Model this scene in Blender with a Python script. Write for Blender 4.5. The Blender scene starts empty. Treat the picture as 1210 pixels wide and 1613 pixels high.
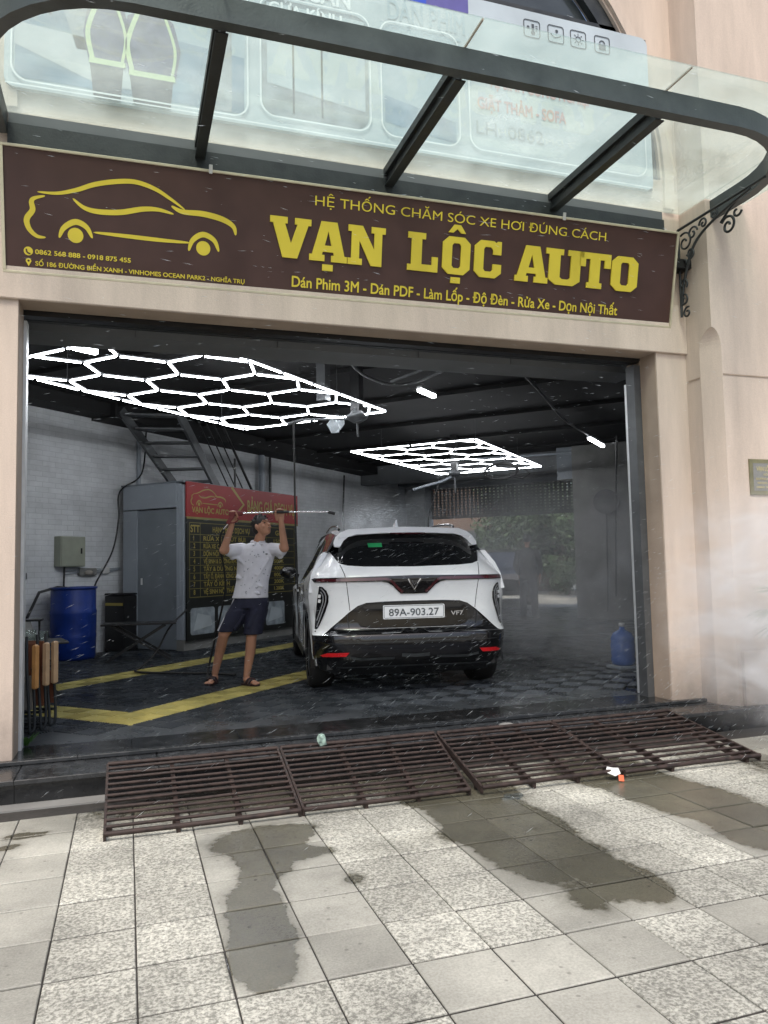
import bpy, bmesh, math, random
from mathutils import Vector, Matrix, Euler
random.seed(7)
sc = bpy.context.scene
COL = sc.collection
R45 = math.radians(45)
S2 = 2 ** -.5

# ------------------------------------------------------------ camera
cam_d = bpy.data.cameras.new('camera')
cam = bpy.data.objects.new('camera', cam_d); COL.objects.link(cam)
cam_d.sensor_fit = 'VERTICAL'; cam_d.sensor_height = 36.0
cam_d.lens = 36.0 * 1205 / 1613
cam_d.clip_start = .05; cam_d.clip_end = 400
_r = Vector((.94837, -.31716, -.02092)).normalized()
_b = -Vector((.318, .945, .072)).normalized()
_u = _b.cross(_r).normalized(); _b = _r.cross(_u)
cam.matrix_world = Matrix(((_r.x, _u.x, _b.x, 0), (_r.y, _u.y, _b.y, 0), (_r.z, _u.z, _b.z, 1.17), (0, 0, 0, 1)))
sc.camera = cam

# ------------------------------------------------------------ light
SUN_EL, SUN_AZ = math.radians(56), math.radians(205)   # azimuth clockwise from +Y
w = bpy.data.worlds.new('World'); sc.world = w; w.use_nodes = True
nt = w.node_tree
for n in list(nt.nodes): nt.nodes.remove(n)
sky = nt.nodes.new('ShaderNodeTexSky'); sky.sky_type = 'NISHITA'; sky.sun_disc = False
sky.sun_elevation = SUN_EL; sky.sun_rotation = SUN_AZ
sky.air_density = 1.0; sky.dust_density = 4.0; sky.ozone_density = 1.0
bg = nt.nodes.new('ShaderNodeBackground'); bg.inputs[1].default_value = .15
out = nt.nodes.new('ShaderNodeOutputWorld')
nt.links.new(sky.outputs[0], bg.inputs[0]); nt.links.new(bg.outputs[0], out.inputs[0])
sd = bpy.data.lights.new('sun', 'SUN'); sd.energy = 1.5; sd.angle = math.radians(16); sd.color = (1, .95, .87)
sun = bpy.data.objects.new('sun', sd); COL.objects.link(sun)
sv = Vector((math.sin(SUN_AZ) * math.cos(SUN_EL), math.cos(SUN_AZ) * math.cos(SUN_EL), math.sin(SUN_EL)))
sun.rotation_euler = sv.to_track_quat('Z', 'Y').to_euler(); sun.location = sv * 30
sc.view_settings.view_transform = 'Standard'; sc.view_settings.look = 'None'
sc.view_settings.exposure = .50; sc.view_settings.gamma = 1; sc.view_settings.use_curve_mapping = False

# ------------------------------------------------------------ materials
M = {}
def base_mat(name):
    m = bpy.data.materials.new(name); m.use_nodes = True
    M[name] = m
    return m, m.node_tree, m.node_tree.nodes['Principled BSDF']
def mat(name, col, rough=.6, metal=0., var=.12, scale=6., bump=0., bscale=60., detail=5, spec=.5, emit=None, coat=0., coords='Object', rvar=.0):
    m, t, b = base_mat(name)
    b.inputs['Roughness'].default_value = rough; b.inputs['Metallic'].default_value = metal
    b.inputs['Specular IOR Level'].default_value = spec
    b.inputs['Coat Weight'].default_value = coat
    tc = t.nodes.new('ShaderNodeTexCoord')
    no = t.nodes.new('ShaderNodeTexNoise'); no.inputs['Scale'].default_value = scale; no.inputs['Detail'].default_value = detail
    t.links.new(tc.outputs[coords], no.inputs['Vector'])
    mp = t.nodes.new('ShaderNodeMapRange'); mp.inputs[1].default_value = .3; mp.inputs[2].default_value = .7
    mp.inputs[3].default_value = 1 - var; mp.inputs[4].default_value = 1 + var
    t.links.new(no.outputs[0], mp.inputs[0])
    mx = t.nodes.new('ShaderNodeVectorMath'); mx.operation = 'SCALE'; mx.inputs[0].default_value = col[:3]
    t.links.new(mp.outputs[0], mx.inputs['Scale']); t.links.new(mx.outputs[0], b.inputs['Base Color'])
    if rvar:
        m2 = t.nodes.new('ShaderNodeMapRange'); m2.inputs[1].default_value = .3; m2.inputs[2].default_value = .7
        m2.inputs[3].default_value = max(.02, rough - rvar); m2.inputs[4].default_value = rough + rvar
        t.links.new(no.outputs[0], m2.inputs[0]); t.links.new(m2.outputs[0], b.inputs['Roughness'])
    if bump:
        n2 = t.nodes.new('ShaderNodeTexNoise'); n2.inputs['Scale'].default_value = bscale; n2.inputs['Detail'].default_value = 4
        t.links.new(tc.outputs[coords], n2.inputs['Vector'])
        bp = t.nodes.new('ShaderNodeBump'); bp.inputs['Strength'].default_value = bump; bp.inputs['Distance'].default_value = .01
        t.links.new(n2.outputs[0], bp.inputs['Height']); t.links.new(bp.outputs[0], b.inputs['Normal'])
    if emit:
        b.inputs['Emission Color'].default_value = (*emit[0], 1); b.inputs['Emission Strength'].default_value = emit[1]
    return m

mat('wall_paint', (.64, .53, .445), .85, var=.06, scale=1.7, bump=.25, bscale=90, coords='Generated')
mat('jamb_taupe', (.37, .29, .225), .8, var=.1, scale=4, bump=.2, bscale=80)  # taupe, browner and darker than the wall colour
mat('granite_black', (.014, .015, .016), .16, var=.35, scale=9, bump=.12, bscale=45, rvar=.14)
mat('granite_edge', (.026, .028, .030), .24, var=.3, scale=14, rvar=.15)
mat('dark_steel', (.030, .034, .036), .5, metal=.2, var=.3, scale=9, bump=.15, rvar=.12)
mat('beam_steel', (.065, .075, .078), .5, metal=.2, var=.3, scale=6, bump=.15, rvar=.12)
mat('rust_steel', (.042, .028, .024), .6, metal=.35, var=.55, scale=22, bump=.3, bscale=120, rvar=.15)
mat('sign_brown', (.060, .026, .020), .42, var=.12, scale=5, rvar=.06)
mat('sign_yellow', (.70, .56, .045), .5, var=.05)
mat('sign_frame', (.62, .57, .42), .35, metal=.35, var=.1, scale=12)
mat('gold_text', (.32, .26, .06), .5, var=.05)
mat('sign_red', (.27, .012, .014), .5, var=.12, scale=3)
mat('board_black', (.010, .011, .010), .35, var=.2)
mat('line_gold', (.20, .175, .05), .5)
mat('white_clip', (.6, .6, .58), .4)
mat('ceiling_black', (.004, .004, .0045), .8, var=.3)
mat('beam_grey', (.15, .158, .165), .7, var=.12, scale=2)
mat('pvc_grey', (.30, .335, .375), .45, var=.08, scale=2)
mat('pvc_dark', (.18, .205, .23), .45, var=.15, scale=2)
mat('steel_grey', (.10, .105, .11), .5, metal=.4, var=.2)
mat('aluminium', (.66, .67, .67), .4, metal=.3, var=.1)
mat('concrete', (.20, .20, .19), .85, var=.2, scale=3, bump=.3, bscale=30)
mat('barrel_blue', (.006, .030, .20), .4, var=.25, scale=5, rvar=.1)
mat('black_plastic', (.012, .012, .013), .38, var=.2, rvar=.08)
mat('rubber', (.014, .014, .014), .75, var=.2)
mat('chrome', (.75, .76, .78), .15, metal=1., var=.03)
mat('white_paint', (.80, .82, .83), .22, var=.03, scale=4, coat=.6, rvar=.04)
mat('car_black', (.005, .005, .006), .14, var=.1, coat=.4, rvar=.05)
mat('car_glass', (.008, .009, .010), .05, var=.3, scale=18, coat=1., rvar=.03)
mat('dark_car', (.012, .013, .015), .15, coat=.6, var=.1)
mat('lamp_red', (.06, .008, .012), .15, coat=.5, var=.2, scale=20)
mat('reflector_red', (.55, .012, .016), .3, var=.15, scale=30)
mat('lens_grey', (.35, .36, .38), .2, metal=.3, var=.2, scale=30)
mat('plate_white', (.78, .79, .80), .35, var=.03)
mat('sticker_green', (.02, .30, .10), .5)
mat('skin', (.42, .22, .14), .5, var=.10, scale=9, spec=.35)
mat('shirt', (.62, .62, .66), .85, var=.06, scale=12, bump=.3, bscale=25)
mat('shorts', (.010, .012, .030), .8, var=.25, scale=10, bump=.4, bscale=18)
mat('hair', (.010, .008, .007), .6)
mat('cap_red', (.13, .012, .014), .75)
mat('gun_red', (.14, .012, .012), .5)
mat('sandal', (.025, .010, .010), .5)
mat('wood_orange', (.55, .27, .09), .45, var=.2, scale=8)
mat('wood_pale', (.50, .33, .19), .5, var=.2, scale=8)
mat('canvas', (.30, .28, .25), .9, var=.12, bump=.3)
mat('canvas_brown', (.22, .085, .045), .85, var=.15, bump=.3)
mat('cabinet_beige', (.30, .32, .26), .5, var=.08)
mat('bottle_blue', (.03, .12, .42), .2, var=.1)
mat('leaf', (.05, .13, .025), .5, var=.4, scale=5)
mat('leaf_far', (.045, .075, .03), .7, var=.7, scale=2.5)
mat('bark', (.09, .07, .05), .9, var=.3)
mat('paper', (.7, .7, .68), .8)
mat('tissue', (.30, .42, .36), .8, var=.3, scale=30)
mat('paper_orange', (.7, .14, .06), .8)
mat('building_warm', (.13, .085, .06), .8, var=.15, scale=1)
mat('banner_white', (.46, .53, .57), .5, var=.12, scale=1.6)
mat('banner_blue', (.02, .07, .50), .5, var=.1)
mat('banner_purple', (.10, .09, .30), .5, var=.1)
mat('banner_line', (.8, .85, .88), .5)
mat('print_sky', (.34, .44, .50), .5, var=.1, scale=2)
mat('print_road', (.14, .23, .32), .5, var=.35, scale=3)
mat('print_road_light', (.42, .47, .50), .5, var=.15, scale=3)
mat('print_navy', (.045, .05, .12), .5, var=.45, scale=18)
mat('print_navy2', (.018, .022, .04), .5, var=.4, scale=9)
mat('print_vest', (.50, .62, .33), .5, var=.08)
mat('print_grey', (.27, .31, .34), .5, var=.4, scale=7)
mat('print_red', (.50, .26, .25), .6, var=.15, scale=30)
mat('print_dark', (.06, .07, .08), .5)
mat('arch_glass', (.05, .06, .065), .12, var=.35, scale=2.5, rvar=.05)
mat('plaque_brass', (.20, .185, .10), .45, metal=.3, var=.25, scale=9)
mat('plaque_gold', (.60, .52, .25), .45, metal=.2)
mat('alarm_red', (.55, .05, .06), .5)
mat('oil_stain', (.10, .085, .07), .6, var=.3)
mat('led', (.9, .9, .9), .5, emit=((.93, .96, 1.0), 25.0))
mat('led_back', (.9, .9, .9), .5, emit=((.93, .96, 1.0), 18.0))
mat('led_spot', (.9, .9, .9), .5, emit=((.93, .96, 1.0), 16.0))
mat('led_sign', (.9, .9, .9), .5, emit=((.9, .95, .8), 1.0))

def nd(t, typ, **kw):
    n = t.nodes.new(typ)
    for k, v in kw.items():
        if k.startswith('_'): setattr(n, k[1:], v)
    return n

# painted wall, with soft drips and dirt of its own
def wallmat():
    m = M['wall_paint']; t = m.node_tree; b = t.nodes['Principled BSDF']
    geo = nd(t, 'ShaderNodeNewGeometry')
    sx = nd(t, 'ShaderNodeMapping'); sx.inputs['Scale'].default_value = (2.4, 2.4, .35)
    t.links.new(geo.outputs['Position'], sx.inputs[0])
    n1 = nd(t, 'ShaderNodeTexNoise'); n1.inputs['Scale'].default_value = 1.6; n1.inputs['Detail'].default_value = 7; n1.inputs['Roughness'].default_value = .65
    t.links.new(sx.outputs[0], n1.inputs['Vector'])
    mr = nd(t, 'ShaderNodeMapRange'); mr.inputs[1].default_value = .35; mr.inputs[2].default_value = .75; mr.inputs[3].default_value = 1.05; mr.inputs[4].default_value = .76
    t.links.new(n1.outputs[0], mr.inputs[0])
    n3 = nd(t, 'ShaderNodeTexNoise'); n3.inputs['Scale'].default_value = 120; n3.inputs['Detail'].default_value = 3
    t.links.new(geo.outputs['Position'], n3.inputs['Vector'])
    mr3 = nd(t, 'ShaderNodeMapRange'); mr3.inputs[1].default_value = .3; mr3.inputs[2].default_value = .7; mr3.inputs[3].default_value = .95; mr3.inputs[4].default_value = 1.05
    t.links.new(n3.outputs[0], mr3.inputs[0])
    mu = nd(t, 'ShaderNodeMath', _operation='MULTIPLY'); t.links.new(mr.outputs[0], mu.inputs[0]); t.links.new(mr3.outputs[0], mu.inputs[1])
    # splash dirt and hairline cracks near the ground
    sp_ = nd(t, 'ShaderNodeSeparateXYZ'); t.links.new(geo.outputs['Position'], sp_.inputs[0])
    n9 = nd(t, 'ShaderNodeTexNoise'); n9.inputs['Scale'].default_value = 5; n9.inputs['Detail'].default_value = 9; n9.inputs['Roughness'].default_value = .7; t.links.new(geo.outputs['Position'], n9.inputs['Vector'])
    a9 = nd(t, 'ShaderNodeMath', _operation='MULTIPLY_ADD'); a9.inputs[1].default_value = -.9; t.links.new(n9.outputs[0], a9.inputs[0]); t.links.new(sp_.outputs[2], a9.inputs[2])
    b9 = nd(t, 'ShaderNodeMapRange'); b9.inputs[1].default_value = -.45; b9.inputs[2].default_value = .05; b9.inputs[3].default_value = .62; b9.inputs[4].default_value = 1; t.links.new(a9.outputs[0], b9.inputs[0])
    c9 = nd(t, 'ShaderNodeMath', _operation='MULTIPLY'); t.links.new(mu.outputs[0], c9.inputs[0]); t.links.new(b9.outputs[0], c9.inputs[1]); mu = c9
    v = nd(t, 'ShaderNodeVectorMath', _operation='SCALE'); v.inputs[0].default_value = (.60, .50, .42)
    t.links.new(mu.outputs[0], v.inputs['Scale']); t.links.new(v.outputs[0], b.inputs['Base Color'])
    for l in list(t.links):
        if l.to_node.type == 'BUMP' or l.to_socket.name == 'Normal': pass
    bp = nd(t, 'ShaderNodeBump'); bp.inputs['Strength'].default_value = .25; bp.inputs['Distance'].default_value = .006
    t.links.new(n3.outputs[0], bp.inputs['Height']); t.links.new(bp.outputs[0], b.inputs['Normal'])
wallmat()

# white painted brickwork inside
def brickmat():
    m, t, b = base_mat('white_brick')
    geo = nd(t, 'ShaderNodeTexCoord')
    mp = nd(t, 'ShaderNodeMapping'); mp.inputs['Rotation'].default_value = (math.radians(90), 0, 0)
    t.links.new(geo.outputs['Object'], mp.inputs[0])
    br = nd(t, 'ShaderNodeTexBrick'); br.inputs['Scale'].default_value = 1.0; br.inputs['Brick Width'].default_value = .22; br.inputs['Row Height'].default_value = .075
    br.inputs['Mortar Size'].default_value = .006; br.inputs['Mortar Smooth'].default_value = .6
    br.inputs['Color1'].default_value = (.66, .68, .70, 1); br.inputs['Color2'].default_value = (.61, .63, .65, 1); br.inputs['Mortar'].default_value = (.53, .55, .57, 1)
    t.links.new(mp.outputs[0], br.inputs['Vector'])
    no = nd(t, 'ShaderNodeTexNoise'); no.inputs['Scale'].default_value = 1.3; no.inputs['Detail'].default_value = 8; no.inputs['Roughness'].default_value = .65
    t.links.new(geo.outputs['Object'], no.inputs['Vector'])
    mr = nd(t, 'ShaderNodeMapRange'); mr.inputs[1].default_value = .3; mr.inputs[2].default_value = .72; mr.inputs[3].default_value = 1.12; mr.inputs[4].default_value = .72
    t.links.new(no.outputs[0], mr.inputs[0])
    v = nd(t, 'ShaderNodeVectorMath', _operation='SCALE'); t.links.new(br.outputs['Color'], v.inputs[0]); t.links.new(mr.outputs[0], v.inputs['Scale'])
    t.links.new(v.outputs[0], b.inputs['Base Color']); b.inputs['Roughness'].default_value = .7
    bp = nd(t, 'ShaderNodeBump'); bp.inputs['Strength'].default_value = .5; bp.inputs['Distance'].default_value = .006; bp.invert = True
    t.links.new(br.outputs['Fac'], bp.inputs['Height']); t.links.new(bp.outputs[0], b.inputs['Normal'])
brickmat()

# pavement stone: speckled (rough) and plain (smooth); wet stains have their own shapes in the place
WET = [  # x, y, rx, ry, strength
 (.68, 4.00, .27, .13, 1), (.66, 3.82, .22, .14, 1), (.60, 3.58, .15, .17, 1), (.84, 3.66, .12, .07, .8), (.49, 3.24, .13, .19, 1), (.48, 3.0, .12, .14, 1), (.46, 2.84, .13, .12, 1), (.45, 2.66, .115, .13, 1),
 (1.86, 4.0, .33, .5, 1), (1.85, 3.50, .30, .36, 1), (1.82, 3.12, .25, .25, .9), (2.02, 2.78, .13, .22, .9), (1.75, 2.72, .13, .14, .7), (2.25, 3.0, .2, .3, .35),
 (2.95, 4.05, .32, .5, .95), (3.05, 3.4, .30, .50, .9), (2.86, 3.0, .12, .2, .6), (3.9, 3.6, .5, .5, .45), (1.25, 3.62, .28, .14, .45), (.94, 3.30, .07, .09, .8),
 (-.50, 4.45, .10, .05, .7), (-.56, 4.3, .07, .05, .7), (4.3, 4.1, .6, .35, .5), (1.6, 4.6, 2.4, .42, .6), (.7, 4.75, 1.0, .25, .4), (.35, 3.85, .10, .16, .35)]
def stone(name, c1, c2, sc1, contrast, rough, bump):
    m, t, b = base_mat(name)
    geo = nd(t, 'ShaderNodeNewGeometry'); oi = nd(t, 'ShaderNodeObjectInfo')
    n1 = nd(t, 'ShaderNodeTexNoise'); n1.inputs['Scale'].default_value = sc1; n1.inputs['Detail'].default_value = 3; n1.inputs['Roughness'].default_value = .7
    t.links.new(geo.outputs['Position'], n1.inputs['Vector'])
    r1 = nd(t, 'ShaderNodeMapRange'); r1.inputs[1].default_value = .5 - contrast; r1.inputs[2].default_value = .5 + contrast
    t.links.new(n1.outputs[0], r1.inputs[0])
    mx = nd(t, 'ShaderNodeMix', _data_type='RGBA'); mx.inputs[6].default_value = (*c1, 1); mx.inputs[7].default_value = (*c2, 1)
    t.links.new(r1.outputs[0], mx.inputs[0])
    # blotches and per-stone tone
    n2 = nd(t, 'ShaderNodeTexNoise'); n2.inputs['Scale'].default_value = 3.2; n2.inputs['Detail'].default_value = 6
    t.links.new(geo.outputs['Position'], n2.inputs['Vector'])
    r2 = nd(t, 'ShaderNodeMapRange'); r2.inputs[1].default_value = .3; r2.inputs[2].default_value = .7; r2.inputs[3].default_value = .80; r2.inputs[4].default_value = 1.12
    t.links.new(n2.outputs[0], r2.inputs[0])
    r3 = nd(t, 'ShaderNodeMapRange'); r3.inputs[3].default_value = .78; r3.inputs[4].default_value = 1.10
    t.links.new(oi.outputs['Random'], r3.inputs[0])
    mu = nd(t, 'ShaderNodeMath', _operation='MULTIPLY'); t.links.new(r2.outputs[0], mu.inputs[0]); t.links.new(r3.outputs[0], mu.inputs[1])
    v = nd(t, 'ShaderNodeVectorMath', _operation='SCALE'); t.links.new(mx.outputs[2], v.inputs[0]); t.links.new(mu.outputs[0], v.inputs['Scale'])
    # wet mask: ragged ellipses
    n4 = nd(t, 'ShaderNodeTexNoise'); n4.inputs['Scale'].default_value = 8; n4.inputs['Detail'].default_value = 8; n4.inputs['Roughness'].default_value = .62
    t.links.new(geo.outputs['Position'], n4.inputs['Vector'])
    off = nd(t, 'ShaderNodeVectorMath', _operation='MULTIPLY_ADD'); off.inputs[1].default_value = (.11, .11, 0)
    t.links.new(n4.outputs['Color'], off.inputs[0]); 
    ad = nd(t, 'ShaderNodeVectorMath', _operation='SUBTRACT'); ad.inputs[1].default_value = (.055, .055, 0)
    t.links.new(geo.outputs['Position'], ad.inputs[0]); t.links.new(ad.outputs[0], off.inputs[2])
    last = None
    for (x, y, rx, ry, s) in WET:
        a = nd(t, 'ShaderNodeVectorMath', _operation='SUBTRACT'); a.inputs[1].default_value = (x, y, 0); t.links.new(off.outputs[0], a.inputs[0])
        d = nd(t, 'ShaderNodeVectorMath', _operation='MULTIPLY'); d.inputs[1].default_value = (1 / rx, 1 / ry, 0); t.links.new(a.outputs[0], d.inputs[0])
        l = nd(t, 'ShaderNodeVectorMath', _operation='LENGTH'); t.links.new(d.outputs[0], l.inputs[0])
        q = nd(t, 'ShaderNodeMapRange', _interpolation_type='SMOOTHSTEP'); q.inputs[1].default_value = 1.75; q.inputs[2].default_value = .25; q.inputs[3].default_value = 0; q.inputs[4].default_value = s
        t.links.new(l.outputs['Value'], q.inputs[0])
        if last is None: last = q.outputs[0]
        else:
            k = nd(t, 'ShaderNodeMath', _operation='ADD'); t.links.new(last, k.inputs[0]); t.links.new(q.outputs[0], k.inputs[1]); last = k.outputs[0]
    n7 = nd(t, 'ShaderNodeTexNoise'); n7.inputs['Scale'].default_value = 26; n7.inputs['Detail'].default_value = 6; t.links.new(geo.outputs['Position'], n7.inputs['Vector'])
    k7 = nd(t, 'ShaderNodeMath', _operation='MULTIPLY_ADD'); k7.inputs[1].default_value = .38; t.links.new(n7.outputs[0], k7.inputs[0]); t.links.new(last, k7.inputs[2])
    k8 = nd(t, 'ShaderNodeMapRange', _interpolation_type='SMOOTHSTEP'); k8.inputs[1].default_value = .72; k8.inputs[2].default_value = .92; t.links.new(k7.outputs[0], k8.inputs[0])
    k9 = nd(t, 'ShaderNodeMapRange', _interpolation_type='SMOOTHSTEP'); k9.inputs[1].default_value = .35; k9.inputs[2].default_value = .9; k9.inputs[4].default_value = .35; t.links.new(k7.outputs[0], k9.inputs[0])
    ka = nd(t, 'ShaderNodeMath', _operation='MAXIMUM'); t.links.new(k8.outputs[0], ka.inputs[0]); t.links.new(k9.outputs[0], ka.inputs[1]); last = ka.outputs[0]
    wm = nd(t, 'ShaderNodeMix', _data_type='RGBA'); wm.blend_type = 'MULTIPLY'; wm.inputs[7].default_value = (.27, .26, .215, 1)
    # grit and small dark spots
    n5 = nd(t, 'ShaderNodeTexVoronoi'); n5.inputs['Scale'].default_value = 13; t.links.new(geo.outputs['Position'], n5.inputs['Vector'])
    q5 = nd(t, 'ShaderNodeMapRange'); q5.inputs[1].default_value = .06; q5.inputs[2].default_value = .13; q5.inputs[3].default_value = .62; q5.inputs[4].default_value = 1; t.links.new(n5.outputs['Distance'], q5.inputs[0])
    n6 = nd(t, 'ShaderNodeTexNoise'); n6.inputs['Scale'].default_value = 1.1; n6.inputs['Detail'].default_value = 9; n6.inputs['Roughness'].default_value = .7; t.links.new(geo.outputs['Position'], n6.inputs['Vector'])
    q6 = nd(t, 'ShaderNodeMapRange'); q6.inputs[1].default_value = .38; q6.inputs[2].default_value = .66; q6.inputs[3].default_value = .74; q6.inputs[4].default_value = 1.12; t.links.new(n6.outputs[0], q6.inputs[0])
    m6 = nd(t, 'ShaderNodeMath', _operation='MULTIPLY'); t.links.new(q5.outputs[0], m6.inputs[0]); t.links.new(q6.outputs[0], m6.inputs[1])
    v6 = nd(t, 'ShaderNodeVectorMath', _operation='SCALE'); t.links.new(v.outputs[0], v6.inputs[0]); t.links.new(m6.outputs[0], v6.inputs['Scale']); v = v6
    t.links.new(last, wm.inputs[0]); t.links.new(v.outputs[0], wm.inputs[6]); t.links.new(wm.outputs[2], b.inputs['Base Color'])
    rr = nd(t, 'ShaderNodeMapRange'); rr.inputs[3].default_value = rough; rr.inputs[4].default_value = .25; t.links.new(last, rr.inputs[0]); t.links.new(rr.outputs[0], b.inputs['Roughness'])
    bp = nd(t, 'ShaderNodeBump'); bp.inputs['Strength'].default_value = bump; bp.inputs['Distance'].default_value = .004
    t.links.new(n1.outputs[0], bp.inputs['Height']); t.links.new(bp.outputs[0], b.inputs['Normal'])
stone('stone_speckled', (.25, .25, .215), (.66, .655, .575), 78, .115, .75, .8)
stone('stone_plain', (.345, .342, .298), (.46, .455, .40), 110, .15, .6, .25)
stone('stone_base', (.03, .028, .024), (.05, .045, .04), 40, .2, .9, .2)

# wet plastic garage tiles
def tilemat(name, c, rough):
    m, t, b = base_mat(name)
    geo = nd(t, 'ShaderNodeNewGeometry'); oi = nd(t, 'ShaderNodeObjectInfo')
    n = nd(t, 'ShaderNodeTexNoise'); n.inputs['Scale'].default_value = 2.2; n.inputs['Detail'].default_value = 8; n.inputs['Roughness'].default_value = .65
    t.links.new(geo.outputs['Position'], n.inputs['Vector'])
    r = nd(t, 'ShaderNodeMapRange'); r.inputs[1].default_value = .3; r.inputs[2].default_value = .7; r.inputs[3].default_value = .65; r.inputs[4].default_value = 1.25
    t.links.new(n.outputs[0], r.inputs[0])
    v = nd(t, 'ShaderNodeVectorMath', _operation='SCALE'); v.inputs[0].default_value = c; t.links.new(r.outputs[0], v.inputs['Scale']); t.links.new(v.outputs[0], b.inputs['Base Color'])
    r2 = nd(t, 'ShaderNodeMapRange'); r2.inputs[1].default_value = .35; r2.inputs[2].default_value = .65; r2.inputs[3].default_value = rough - .1; r2.inputs[4].default_value = rough + .16
    t.links.new(n.outputs[0], r2.inputs[0]); t.links.new(r2.outputs[0], b.inputs['Roughness'])
tilemat('tile_grey', (.040, .046, .052), .26)
tilemat('tile_dark', (.012, .013, .014), .25)
tilemat('tile_yellow', (.40, .35, .12), .42)

# canopy glass: thin, dusty, greenish, lets the daylight through
def glassmat(name, tint, dust, dustcol=(.45, .52, .47)):
    m = bpy.data.materials.new(name); m.use_nodes = True; M[name] = m; t = m.node_tree
    for n in list(t.nodes): t.nodes.remove(n)
    o = nd(t, 'ShaderNodeOutputMaterial'); tr = nd(t, 'ShaderNodeBsdfTransparent'); tr.inputs[0].default_value = (*tint, 1)
    gl = nd(t, 'ShaderNodeBsdfGlossy'); gl.inputs['Roughness'].default_value = .03; gl.inputs[0].default_value = (.9, .95, .93, 1)
    fr = nd(t, 'ShaderNodeFresnel'); gb = nd(t, 'ShaderNodeNewGeometry'); ir = nd(t, 'ShaderNodeMapRange'); ir.inputs[3].default_value = 1.45; ir.inputs[4].default_value = 1 / 1.45
    t.links.new(gb.outputs['Backfacing'], ir.inputs[0]); t.links.new(ir.outputs[0], fr.inputs[0])
    m1 = nd(t, 'ShaderNodeMixShader'); t.links.new(fr.outputs[0], m1.inputs[0]); t.links.new(tr.outputs[0], m1.inputs[1]); t.links.new(gl.outputs[0], m1.inputs[2])
    df = nd(t, 'ShaderNodeBsdfTranslucent'); df.inputs[0].default_value = (*dustcol, 1)
    geo = nd(t, 'ShaderNodeNewGeometry'); no = nd(t, 'ShaderNodeTexNoise'); no.inputs['Scale'].default_value = 1.4; no.inputs['Detail'].default_value = 7; no.inputs['Roughness'].default_value = .6
    t.links.new(geo.outputs['Position'], no.inputs['Vector'])
    r = nd(t, 'ShaderNodeMapRange'); r.inputs[1].default_value = .35; r.inputs[2].default_value = .7; r.inputs[3].default_value = dust * .45; r.inputs[4].default_value = dust * 1.5
    t.links.new(no.outputs[0], r.inputs[0])
    m2 = nd(t, 'ShaderNodeMixShader'); t.links.new(r.outputs[0], m2.inputs[0]); t.links.new(m1.outputs[0], m2.inputs[1]); t.links.new(df.outputs[0], m2.inputs[2])
    t.links.new(m2.outputs[0], o.inputs[0])
glassmat('canopy_glass', (.82, .89, .865), .17, (.90, .96, .93))
glassmat('clear_plastic', (.85, .9, .95), .12, (.6, .65, .7))
glassmat('clear_glass', (.9, .93, .93), .08)
glassmat('plastic_film', (.85, .88, .9), .45, (.75, .78, .8))
glassmat('water_drop', (.9, .93, .95), .75, (.85, .9, .93))

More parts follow.
